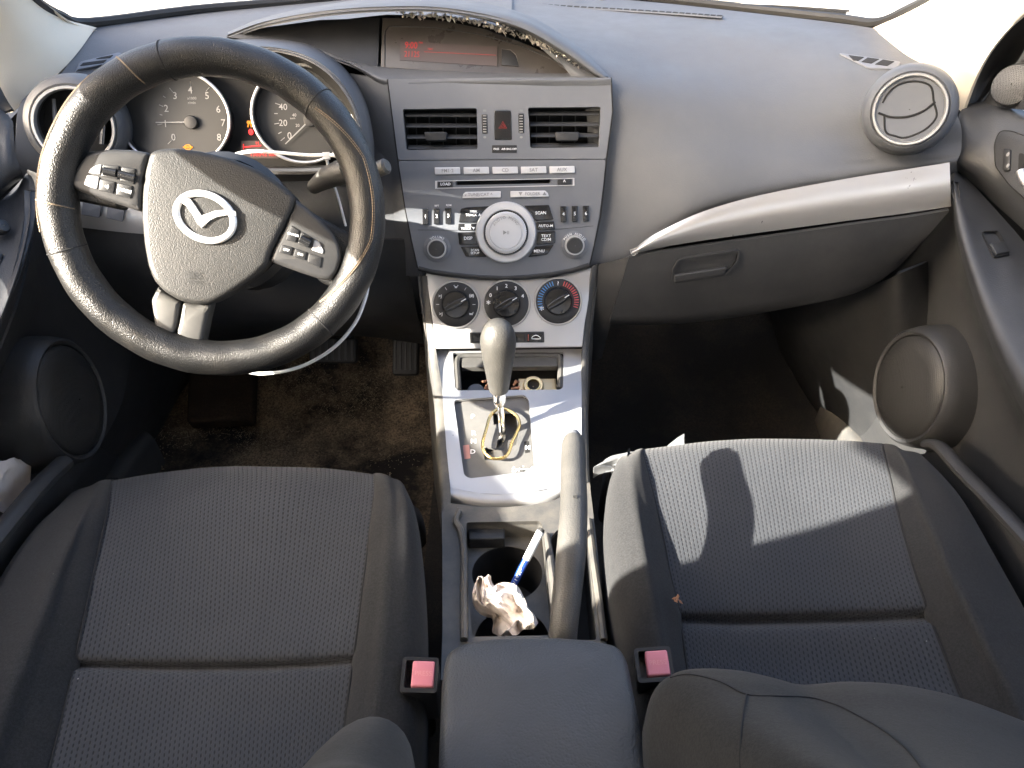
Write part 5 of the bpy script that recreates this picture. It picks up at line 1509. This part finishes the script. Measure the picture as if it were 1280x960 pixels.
# inner handle bezel with lock switch
fb = Fr.pts(hit(rtr, 1246, 168), hit(rtr, 1272, 180), hit(rtr, 1252, 212)).off(.0045)
q = rnd(fb.L([(1243, 178), (1250, 163), (1266, 164), (1300, 178), (1330, 200), (1330, 285), (1300, 265), (1262, 232), (1244, 208)]), .008)
b = MB(); b.prism(fb, q, -.008, .0006, .0015); bz = b.build('handle_bezel', M['door'], rd)
b = MB(); b.tube([fb.w(x, y, .0004) for x, y in q], .0006, 5, True); b.build('bezel_gap', M['deep'], bz)
b = MB(); b.prism(fb, rnd(fb.L([(1256, 186), (1265, 187), (1264, 214), (1255, 215)]), .003), -.001, .0035, .0015); lk = b.build('lock_switch', M['black'], bz)
b = MB(); f = fb.off(.0035)
for y in (193, 207): b.prism(f, ell(*f.l(1260, y), .002, .0026, 12), 0, .0004)
b.build('lock_symbols', M['greyprint'], lk)
b = MB(); b.prism(fb, rnd(fb.L([(1274, 190), (1330, 215), (1330, 265), (1290, 240), (1273, 222)]), .006), 0, .0008); b.build('handle_recess', M['deep'], bz)
b = MB(); b.tube(spline([fb.p(*a, .004) for a in [(1279, 215), (1285, 228), (1300, 240), (1325, 255)]], 4), .006, 10); b.build('handle', M['ring'], bz)
# mirror sail with tweeter and the dark window channel
b = MB(); b.patch(PX([
    [(1198, 128, .612), (1206, 110, .615), (1218, 82, .62), (1241, 51, .625), (1276, 17, .63), (1330, -25, .635)],
    [(1216, 130, .64), (1226, 112, .648), (1240, 90, .655), (1262, 66, .66), (1292, 42, .66), (1336, 10, .66)],
    [(1222, 132, .645), (1236, 115, .655), (1254, 97, .66), (1275, 82, .665), (1300, 70, .665), (1342, 50, .665)]]), 5, 4, .006)
b.build('window_channel', M['rubber'], rd)
b = MB(); b.patch(PX([
    [(1228, 128, .645), (1240, 112, .648), (1254, 92, .65), (1275, 76, .652), (1310, 62, .655)],
    [(1234, 132, .640), (1250, 118, .642), (1266, 105, .645), (1290, 98, .648), (1320, 92, .65)],
    [(1245, 138, .642), (1262, 136, .645), (1282, 138, .648), (1305, 145, .65), (1330, 158, .655)]]), 5, 4, .006)
b.build('mirror_sail', M['door_dark'], rd)
def mesh_cone(fr, r, m, par, name, cells):
    b = MB(); b.lathe(fr, 0, 0, [(r, -.012), (r, -.002), (r * .93, .001), (r * .6, .0035), (.001, .005)], 48); o = b.build(name, m, par)
    return o
def perforated(name, col, scale):
    t = NT(name); v = t.voro(scale, rnd_=0.15); k = t.ramp(v, [(.28, (0, 0, 0)), (.42, (1, 1, 1))])
    t.set(Base_Color=t.mixc(k, (.004, .004, .004), col), Roughness=.5, Normal=t.bump(k, .5, .001)); return t.m
M['mesh'] = perforated('perforated_mesh', (.05, .05, .05), 520)
M['grille'] = perforated('speaker_cloth', (.022, .022, .022), 900)
ft = Fr(UX(1266, 106, .640), (-.75, -.55, .35)); o = mesh_cone(ft, .026, M['mesh'], rd, 'tweeter', 0)
def speaker(par, p, n, r, ext, lab):
    f = Fr(p, n)
    b = MB(); b.lathe(f, 0, 0, [(r * 1.32, -.09), (r * 1.28, -.06), (r * 1.22, -.02), (r * 1.16, -.004), (r * 1.1, 0), (r * 1.04, -.002), (r * 1.02, -.008)], 64, 1.08); s_ = b.build('speaker', M['door_dark'], par, label=lab)
    b = MB(); b.lathe(f, 0, 0, [(r * 1.03, -.02), (r * 1.02, -.004), (r * .97, .0), (r * .7, .004), (.001, .007)], 64, 1.08); b.build('grille', M['grille'], s_)
    return f
speaker(rd, UX(1133, 484, .560), (-.97, -.12, .10), .068, 0, 'round speaker low on the passenger door')
# pocket rail along the door foot
b = MB(); pr = [UX(*q) for q in [(1160, 556, .555), (1176, 560, .552), (1205, 592, .55), (1245, 632, .548), (1290, 680, .545), (1350, 745, .54)]]
b.tube(spline(pr, 5), .010, 10, flat=.8); b.patch([[p for p in pr], [p + V((.004, 0, -.05)) for p in pr], [p + V((.01, 0, -.12)) for p in pr]], 4, 3, .004)
b.build('door_pocket', M['door_dark'], rd)

ld = door(-1, 'inner_door_panel', 'driver side inner door panel, dark, with speaker and pocket, left of the wheel')
b = MB(); b.patch(PX([
    [(16, 152, -.62), (8, 142, -.635), (-10, 138, -.65), (-60, 172, -.675), (-140, 255, -.685)],
    [(17, 165, -.61), (8, 157, -.617), (-10, 156, -.63), (-60, 188, -.655), (-140, 270, -.665)],
    [(20, 195, -.605), (10, 195, -.608), (-10, 200, -.62), (-60, 235, -.63), (-140, 300, -.64)],
    [(27, 214, -.603), (14, 222, -.61), (-10, 240, -.622), (-60, 275, -.635), (-140, 330, -.64)],
    [(30, 222, -.62), (16, 232, -.625), (-10, 255, -.635), (-60, 295, -.645), (-140, 350, -.65)]]), 6, 6, .006)
b.build('upper_trim', M['door'], ld)
b = MB(); b.patch(PX([
    [(34, 216, -.618), (20, 232, -.625), (0, 252, -.63), (-40, 290, -.64), (-120, 360, -.65)],
    [(36, 225, -.60), (26, 255, -.602), (4, 295, -.605), (-40, 355, -.605), (-120, 440, -.60)],
    [(37, 234, -.588), (33, 275, -.582), (14, 340, -.575), (-24, 420, -.57), (-100, 530, -.56)],
    [(38, 238, -.584), (36, 283, -.574), (20, 352, -.566), (-14, 437, -.56), (-85, 555, -.55)],
    [(40, 240, -.60), (40, 286, -.592), (26, 356, -.585), (-6, 442, -.58), (-75, 562, -.57)]]), 6, 6, .006)
la = b.build('armrest_panel', M['door'], ld)
b = MB(); f = Fr.pts(UX(0, 285, -.604), UX(10, 285, -.60), UX(2, 310, -.598)).off(.003); b.lathe(f, 0, 0, [(.009, -.004), (.009, .003), (.007, .005), (.001, .0055)], 24); b.build('mirror_knob', M['black'], la)
b = MB(); b.prism(f, rnd(f.L([(-14, 318), (3, 318), (-6, 352), (-24, 352)]), .003), -.002, .003, .001); b.build('window_switch', M['black'], la)
b = MB(); b.patch(PX([
    [(42, 238, -.605), (42, 290, -.598), (28, 362, -.59), (-4, 448, -.585), (-60, 560, -.58)],
    [(60, 262, -.612), (62, 330, -.61), (45, 400, -.61), (5, 480, -.61), (-60, 590, -.61)],
    [(105, 320, -.61), (105, 390, -.612), (80, 450, -.615), (30, 530, -.617), (-50, 640, -.617)],
    [(150, 380, -.612), (135, 450, -.614), (105, 520, -.617), (50, 590, -.617), (-40, 690, -.617)],
    [(165, 440, -.615), (150, 510, -.617), (110, 580, -.618), (60, 650, -.618), (-30, 760, -.618)]]), 6, 6, .006)
b.build('lower_panel', M['door_dark'], ld)
speaker(ld, UX(93, 500, -.560), (.98, .06, .10), .066, 0, 'round speaker low on the driver door')
b = MB(); pr = [UX(*q) for q in [(118, 580, -.555), (80, 578, -.552), (52, 605, -.55), (22, 640, -.548), (-30, 705, -.545), (-90, 790, -.54)]]
b.tube(spline(pr[1:], 5), .012, 10, flat=.8); b.patch([[p for p in pr[1:]], [p + V((-.004, 0, -.06)) for p in pr[1:]], [p + V((-.01, 0, -.14)) for p in pr[1:]]], 4, 3, .004)
b.build('door_pocket', M['door_dark'], ld)
b = MB(); b.patch(PX([
    [(14, 136, -.632), (2, 112, -.645), (-16, 84, -.652), (-60, 40, -.655)],
    [(6, 140, -.64), (-8, 118, -.65), (-30, 92, -.66), (-75, 52, -.66)],
    [(-2, 146, -.645), (-20, 130, -.655), (-50, 108, -.665), (-95, 75, -.665)]]), 5, 4, .006)
b.build('window_channel', M['rubber'], ld)
# white paper in the driver's door pocket
g = []
from mathutils import noise as mn
for i in range(14):
    row = []
    for j in range(14):
        u, v = i / 13, j / 13
        p = UX(-12 + 52 * u - 6 * v, 572 + 66 * v + 14 * u * v, -.592)
        n = mn.noise_vector(V((u * 3, v * 3, 1.7)))
        row.append(p + V((.010 * n.x, .006 * n.y, .010 * n.z)))
    g.append(row)
b = MB(); b.grid(g, .0006)
tag(b.build('paper_bag', M['paper'], ang=25), 'crumpled white paper stuffed in the driver door pocket', 'paper')

# ------------------------------------------------------------------ kick panels and sills beside the footwells
def side_trim(rows, nm, m, lab, cat):
    b = MB(); b.patch([[U(*q) for q in r_] for r_ in rows], 6, 6, .006)
    return tag(b.build(nm, M[m]), lab, cat)
side_trim([[(960, 380, 1.24), (1005, 375, 1.12), (1050, 368, 1.04), (1095, 355, .985), (1130, 340, .955), (1175, 320, UX(1175, 320, .635).y)],
           [(975, 440, 1.26), (1010, 440, 1.14), (1050, 435, 1.05), (1092, 425, .995), (1130, 415, .955), (1180, 400, UX(1180, 400, .635).y)],
           [(990, 500, 1.26), (1020, 505, 1.15), (1055, 505, 1.06), (1092, 500, 1.0), (1130, 495, .955), (1180, 485, UX(1180, 485, .635).y)],
           [(1002, 520, 1.245), (1032, 528, 1.15), (1062, 545, 1.06), (1095, 560, .99), (1130, 570, .94), (1180, 580, UX(1180, 580, .635).y)]], 'kick_panel', 'dash_dark', 'smooth dark kick panel at the outer end of the passenger footwell', 'kick panel')
b = MB(); a = [UZ(*q) for q in [(1030, 500, .075), (1050, 535, .07), (1075, 572, .07), (1120, 625, .07), (1180, 690, .07)]]
c = [p + V((.05, .01, .006)) for p in a]
b.patch([[p + V((-.008, 0, -.07)) for p in a], a, [(p + q) / 2 + V((0, 0, .006)) for p, q in zip(a, c)], c, [p + V((.01, 0, -.05)) for p in c]], 5, 4, .006)
tag(b.build('sill_trim', M['consoledark']), 'moulded sill trim beside the passenger footwell, catching the sun', 'sill trim')
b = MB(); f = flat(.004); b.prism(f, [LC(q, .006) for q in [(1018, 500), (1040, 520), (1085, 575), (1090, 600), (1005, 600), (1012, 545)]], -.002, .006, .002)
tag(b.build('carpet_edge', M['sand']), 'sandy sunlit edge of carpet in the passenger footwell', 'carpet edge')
side_trim([[(330, 395, 1.3), (240, 400, 1.18), (180, 400, 1.06), (150, 395, 1.0), (120, 385, .96)],
           [(300, 440, 1.3), (225, 445, 1.18), (180, 450, 1.07), (150, 455, 1.0), (120, 450, .95)],
           [(250, 500, 1.28), (215, 510, 1.16), (185, 520, 1.06), (152, 530, .99), (120, 530, .94)],
           [(228, 540, 1.2), (195, 556, 1.1), (165, 575, 1.02), (135, 590, .95), (105, 600, .90)]], 'kick_panel', 'dash_dark', 'dark kick panel at the outer end of the driver footwell', 'kick panel')
b = MB(); a = [UZ(*q) for q in [(190, 545, .07), (165, 575, .07), (140, 610, .07), (95, 680, .07), (30, 780, .07)]]
c = [p + V((-.06, .01, .006)) for p in a]
b.patch([[p + V((.008, 0, -.07)) for p in a], a, [(p + q) / 2 + V((0, 0, .006)) for p, q in zip(a, c)], c, [p + V((-.01, 0, -.05)) for p in c]], 5, 4, .006)
tag(b.build('sill_trim', M['door_dark']), 'dark ribbed sill trim between driver seat and door', 'sill trim')

# ------------------------------------------------------------------ seats
def seat(name, lab, ins, inn, out, insz, loc):
    st_ = thing(name, lab, 'car seat', loc)
    return st_
def front(g):
    g[0] = [p + V((0, .014, -.12)) for p in g[1]]
    g.insert(1, [p + V((0, .008, -.028)) for p in g[1]])
    return g
ZO = -.012
def SZ(rows): return [[UZ(q[0], q[1], q[2] + ZO) for q in r_] for r_ in rows]
ds_ = thing('car_seat', 'driver seat in patterned dark cloth, in the shade', 'car seat', UZ(290, 760, 0))
ins = [
    [(145, 590, .20), (220, 578, .20), (305, 573, .20), (400, 576, .20), (462, 583, .20)],
    [(141, 600, .315), (220, 588, .318), (305, 583, .320), (400, 585, .318), (467, 593, .312)],
    [(139, 612, .338), (220, 600, .340), (305, 595, .342), (400, 597, .340), (469, 603, .334)],
    [(134, 640, .344), (215, 634, .344), (303, 632, .345), (395, 632, .344), (466, 636, .342)],
    [(122, 695, .340), (208, 694, .336), (300, 694, .336), (388, 692, .336), (459, 690, .340)],
    [(107, 765, .336), (200, 767, .330), (295, 768, .329), (378, 766, .330), (450, 762, .336)],
    [(96, 818, .330), (193, 820, .325), (290, 820, .324), (370, 818, .325), (443, 813, .330)],
    [(93, 832, .317), (191, 834, .309), (289, 834, .307), (369, 832, .309), (441, 827, .317)],
    [(91, 843, .326), (190, 846, .322), (288, 846, .321), (368, 844, .322), (439, 839, .326)],
    [(80, 890, .324), (184, 893, .320), (284, 894, .319), (364, 892, .320), (433, 888, .324)],
    [(60, 970, .324), (174, 974, .322), (278, 976, .322), (357, 975, .322), (424, 972, .324)],
    [(40, 1060, .33), (164, 1064, .33), (272, 1066, .33), (350, 1065, .33), (415, 1062, .33)]]
b = MB(); b.patch(front(SZ(ins)), 8, 8, .02, rumple=.0022); b.build('seat_insert', M['seat'], ds_, ang=80)
def bolster(ins_col, prof, par):
    """prof: per row (px offset of crest, outer edge px, z crest, z edge)"""
    rows = []
    ins_col = [list(q) for q in ins_col]
    for k in (7, 8): ins_col[k][2] = ins_col[6][2] + (ins_col[9][2] - ins_col[6][2]) * (k - 6) / 3
    for (sx, sy, sz), (cx_, cy_, zc_, ex_, ey_, ze_, dx) in zip(ins_col, prof):
        p0 = UZ(sx, sy, sz + ZO); p1 = UZ(cx_, cy_, zc_ + ZO); p2 = UZ(ex_, ey_, ze_ + ZO)
        low_ = V((p2.x - dx * .3, p2.y, .20)); lo2 = V((p2.x - dx, p2.y - .005, .09))
        rows.append([p0 - V((0, 0, .012)), p0, p0.lerp(p1, .5) + V((0, 0, .004)), p1, p2, low_, lo2])
    rows[0] = [p + V((0, .014, -.12 if k < 5 else 0)) for k, p in enumerate(rows[1])]
    rows.insert(1, [p + V((0, .008, -.028 if k < 5 else 0)) for k, p in enumerate(rows[1])])
    b = MB(); b.patch(rows, 6, 6, .02, rumple=.0030, fq=9)
    return b.build('bolster', M['bolster'], par, ang=80)
rc = [r_[-1] for r_ in ins]; lc_ = [r_[0] for r_ in ins]
bolster(rc, [(486, 588, .20, 500, 598, .19, .01), (490, 598, .310, 505, 610, .290, .01), (492, 606, .335, 509, 616, .315, .01), (494, 640, .352, 519, 640, .330, .01), (492, 692, .354, 526, 690, .33, .01),
             (488, 762, .352, 530, 760, .325, .01), (484, 813, .350, 530, 812, .322, .01), (483, 827, .349, 530, 828, .321, .01), (481, 840, .349, 530, 842, .32, .01), (476, 888, .346, 527, 890, .318, .01), (468, 972, .345, 521, 975, .315, .01), (460, 1062, .345, 515, 1065, .31, .01)], ds_)
bolster(lc_, [(122, 598, .20, 105, 610, .19, -.01), (116, 606, .312, 90, 622, .285, -.01), (108, 618, .340, 68, 642, .310, -.01), (92, 652, .356, 40, 668, .325, -.01), (66, 705, .362, 4, 718, .325, -.01),
              (40, 772, .362, -30, 785, .325, -.01), (18, 823, .360, -58, 835, .322, -.01), (12, 838, .360, -66, 850, .32, -.01), (8, 850, .360, -72, 862, .32, -.01), (-12, 896, .358, -95, 905, .318, -.01), (-45, 975, .356, -135, 985, .315, -.01), (-80, 1062, .355, -170, 1070, .31, -.01)], ds_)
b = MB()
b.tube(spline([UZ(x, y, z + ZO + .0005) for x, y, z in rc[1:]], 4), .0013, 5); b.build('seam', M['dthread'], ds_)
b = MB(); b.tube(spline([UZ(x, y, z + ZO + .0005) for x, y, z in lc_[1:]], 4), .0013, 5); b.build('seam', M['dthread'], ds_)
# driver backrest: rounded side bolster climbing back toward the camera
def backrest(par, pathpts, rad, flat_=1.0):
    b = MB(); b.tube(spline(pathpts, 6), [x.x for x in spline([V((r_, 0, 0)) for r_ in rad], 6)], 24, flat=flat_)
    return b
pp_ = [UZ(470, 925, .400), UZ(468, 932, .41), UZ(464, 948, .425), UZ(450, 985, .455), UZ(425, 1050, .50), UZ(370, 1200, .60), V((-.15, -.12, .72))]
b = backrest(ds_, pp_, [.004, .018, .029, .037, .043, .05, .055])
b.build('backrest_bolster', M['back'], ds_, ang=80)
b = MB(); b.patch([[V((-.52, .20, .34)), V((-.4, .21, .33)), V((-.28, .21, .33)), V((-.16, .20, .34))], [V((-.52, .08, .46)), V((-.4, .07, .45)), V((-.28, .07, .45)), V((-.16, .08, .46))],
                   [V((-.50, -.10, .70)), V((-.4, -.12, .69)), V((-.28, -.12, .69)), V((-.18, -.10, .70))]], 4, 5, .06)
b.build('backrest', M['back'], ds_, ang=80)

ps_ = thing('car_seat', 'passenger seat in patterned dark cloth, its front half sunlit', 'car seat', UZ(1000, 700, 0))
ins = [
    [(808, 555, .20), (880, 545, .20), (955, 541, .20), (1035, 542, .20), (1100, 547, .20)],
    [(806, 562, .312), (880, 553, .316), (955, 549, .318), (1035, 550, .316), (1102, 555, .308)],
    [(804, 569, .332), (880, 560, .335), (955, 557, .336), (1035, 558, .335), (1104, 563, .330)],
    [(812, 600, .336), (885, 590, .337), (960, 588, .338), (1037, 590, .337), (1112, 596, .338)],
    [(826, 655, .334), (894, 645, .332), (970, 643, .332), (1044, 644, .332), (1124, 648, .338)],
    [(840, 725, .330), (906, 716, .326), (980, 714, .325), (1054, 713, .326), (1143, 714, .334)],
    [(849, 762, .325), (912, 762, .320), (985, 761, .319), (1062, 759, .320), (1157, 756, .328)],
    [(851, 777, .312), (914, 778, .304), (987, 777, .303), (1065, 775, .305), (1162, 771, .314)],
    [(853, 790, .321), (916, 791, .317), (989, 790, .316), (1068, 788, .317), (1167, 784, .323)],
    [(859, 835, .318), (922, 837, .314), (995, 837, .313), (1080, 836, .314), (1186, 832, .320)],
    [(866, 890, .318), (930, 893, .315), (1003, 894, .315), (1094, 893, .315), (1210, 890, .32)],
    [(878, 990, .32), (945, 993, .32), (1018, 995, .32), (1120, 994, .32), (1255, 990, .325)]]
b = MB(); b.patch(front(SZ(ins)), 8, 8, .02, rumple=.0022); b.build('seat_insert', M['seat'], ps_, ang=80)
rc = [r_[-1] for r_ in ins]; lc_ = [r_[0] for r_ in ins]
bolster(lc_, [(788, 562, .20, 778, 570, .19, -.01), (788, 568, .310, 775, 576, .285, -.01), (784, 575, .334, 768, 586, .308, -.01), (784, 606, .350, 760, 612, .322, -.01), (792, 660, .353, 758, 662, .322, -.01),
              (804, 728, .352, 764, 730, .32, -.01), (812, 765, .350, 770, 768, .318, -.01), (815, 780, .349, 773, 782, .317, -.01), (817, 793, .349, 776, 795, .317, -.01), (824, 838, .346, 786, 840, .315, -.01), (832, 893, .345, 798, 895, .312, -.01), (846, 993, .345, 815, 995, .31, -.01)], ps_)
bolster(rc, [(1122, 555, .20, 1140, 565, .19, .01), (1128, 562, .310, 1150, 572, .285, .01), (1134, 570, .336, 1165, 584, .308, .01), (1150, 604, .354, 1196, 618, .322, .01), (1172, 655, .360, 1228, 668, .322, .01),
             (1202, 722, .360, 1266, 735, .32, .01), (1222, 764, .358, 1290, 778, .318, .01), (1230, 779, .357, 1299, 793, .317, .01), (1237, 792, .357, 1307, 806, .317, .01), (1260, 838, .355, 1330, 850, .315, .01), (1290, 895, .354, 1362, 905, .312, .01), (1340, 995, .354, 1420, 1005, .31, .01)], ps_)
b = MB()
b.tube(spline([UZ(x, y, z + ZO + .0005) for x, y, z in rc[1:]], 4), .0013, 5); b.build('seam', M['dthread'], ps_)
b = MB(); b.tube(spline([UZ(x, y, z + ZO + .0005) for x, y, z in lc_[1:]], 4), .0013, 5); b.build('seam', M['dthread'], ps_)
# folded-forward backrest, nearest the camera
sil = [(806, 960), (808, 905), (820, 862), (845, 841), (880, 836), (925, 839), (965, 848), (1000, 856), (1060, 852), (1130, 857), (1195, 872), (1260, 896), (1330, 925), (1420, 960)]
zz_ = [.40, .415, .43, .44, .445, .445, .442, .44, .445, .445, .445, .445, .44, .44]
c0_ = [UZ(x, y, z) for (x, y), z in zip(sil, zz_)]
ctr = UZ(1080, 1010, .56)
def shrink(k, dz, lift):
    o = []
    for p in c0_:
        q = V((p.x + (ctr.x - p.x) * k * .75, p.y + (ctr.y - .05 - p.y) * k, p.z + dz))
        o.append(q)
    return o
b = MB(); b.patch([[p + V((0, .005, -.12)) for p in c0_], [p + V((0, .006, -.03)) for p in c0_], c0_, shrink(.10, .022, 0), shrink(.28, .05, 0), shrink(.55, .10, 0), shrink(.85, .17, 0), shrink(1.1, .22, 0)], 6, 7, .02, rumple=.0032, fq=8)
bk = b.build('backrest', M['back'], ps_, ang=80)
b = MB()
from bisect import bisect
def on_back(pts):
    """seam points laid on the backrest surface"""
    dg = bpy.context.evaluated_depsgraph_get()
    o = []
    org = ORG[bk.name]
    for px, py in pts:
        ok, loc_, nr, ix = bk.ray_cast(CAM - org, ray(px, py).normalized())
        if ok: o.append(loc_ + org + (CAM - loc_ - org).normalized() * .001)
    return o
bpy.context.view_layer.update()
for pts in ([(838, 847), (862, 843), (900, 852), (933, 868), (970, 870), (1012, 872), (1045, 881), (1068, 892), (1098, 909), (1124, 928), (1142, 946), (1156, 966)], [(933, 868), (929, 890), (926, 920), (925, 965)]):
    q = on_back(pts)
    if len(q) > 2: b = MB(); b.tube(spline(q, 5), .0007, 5); b.build('seam', M['dthread'], bk)

# ------------------------------------------------------------------ seat belt buckles
def buckle(q, z0, z1, lab, ax):
    c = UZ(*q, z1); t = thing('belt_buckle', lab, 'seat belt buckle', V((c.x, c.y, .15)), 'seat belt buckles')
    n = V(ax).normalized(); f = Fr(c, n, up=V((0, 1, 0)))
    f.ex = f.ex; w_, d_ = .0135, .0125
    b = MB(); b.plate(f, rnd(rect(-w_ - .0035, -d_ - .004, w_ + .003, d_ + .003), .004), [rnd(rect(-w_, -d_, w_, d_), .002)], -.08, .001)
    b.prism(f, rect(-w_ - .001, -d_ - .001, w_ + .001, d_ + .001), -.08, -.012); b.build('casing', M['black'], t)
    b = MB(); b.prism(f, rnd(rect(-w_ * .55, -d_ + .001, w_ - .0004, d_ - .0006), .002), -.012, .0025, .002, 3); bb = b.build('release_button', M['red'], t)
    b = MB(); c2 = f.off(.0026)
    cu = bpy.data.curves.new('t', 'FONT'); cu.body = 'PRESS'; cu.align_x = 'CENTER'; cu.align_y = 'CENTER'; cu.size = .0062
    ob = bpy.data.objects.new('t', cu); me = bpy.data.meshes.new_from_object(ob)
    b.add([c2.w(v.co.x + w_ * .22, v.co.y, .0002) for v in me.vertices], [tuple(p.vertices) for p in me.polygons]); bpy.data.objects.remove(ob); bpy.data.curves.remove(cu); bpy.data.meshes.remove(me)
    b.build('lettering', simple('pale_red_print', (.8, .35, .36), .5), bb)
    b = MB(); b.tube([f.w(0, 0, -.075), f.w(0, .01, -.14), f.w(0, .02, -.24)], .013, 10, flat=.5); b.build('stalk', M['black'], t)
buckle((525, 843), 0, .335, 'red buttoned seat belt buckle between driver seat and armrest', (.05, -.25, 1))
buckle((818, 830), 0, .345, 'red buttoned seat belt buckle between armrest and passenger seat', (-.12, -.2, 1))

# ------------------------------------------------------------------ loose things
g = []
for i in range(12):
    row = []
    for j in range(16):
        u, v = j / 15, i / 11
        p = UZ(742 + 112 * u, 583 - 30 * u + v * (10 + 20 * u) - 4 * sin(u * 7), .275)
        n = mn.noise_vector(V((u * 4, v * 3, 5.1)))
        row.append(p + V((0, .004 * n.y, .016 * n.z + .014 * u)))
    g.append(row)
b = MB(); b.grid(g, .0006)
tag(b.build('plastic_sheet', M['bag'], ang=25), 'crinkled pale grey plastic sheet poking out before the passenger seat', 'plastic sheet')
def leaf(px, py, Y, m, s_, lab):
    p = U(px, py, Y) + V((0, 0, .006)); g = []
    for i in range(7):
        u = i / 6 * 2 - 1; row = []
        for j in range(5):
            v = (j / 4 * 2 - 1) * (1 - u * u * .8)
            row.append(p + V((u * s_, v * s_ * .45, .25 * s_ * abs(v) + .2 * s_ * u * u)))
        g.append(row)
    b = MB(); b.grid(g, .0004); return tag(b.build('dry_leaf', M[m]), lab, 'leaf')
leaf(717, 3, 1.47, 'gold', .012, 'curled yellow dry leaf at the foot of the windscreen')
leaf(752, 5, 1.46, 'straw', .008, 'small pale dry leaf at the foot of the windscreen')
# torn orange tag on the passenger seat seam
b = MB(); p = UZ(846, 752, .334)
for k in range(6):
    a = rr.uniform(0, 6); q = p + V((rr.uniform(-.003, .003), rr.uniform(-.006, .006), rr.uniform(0, .003)))
    d1 = V((cos(a), sin(a), rr.uniform(-.5, .8))) * rr.uniform(.002, .0045); d2 = V((-sin(a), cos(a), rr.uniform(-.3, .3))) * .0016
    b.add([q - d1, q + d2, q + d1, q - d2, q + V((0, 0, .001))], [(0, 1, 4), (1, 2, 4), (2, 3, 4), (3, 0, 4)])
tag(b.build('leaf_scrap', simple('brown_scrap', (.30, .14, .07), .8)), 'brown leaf scrap caught in the passenger seat seam', 'scrap')
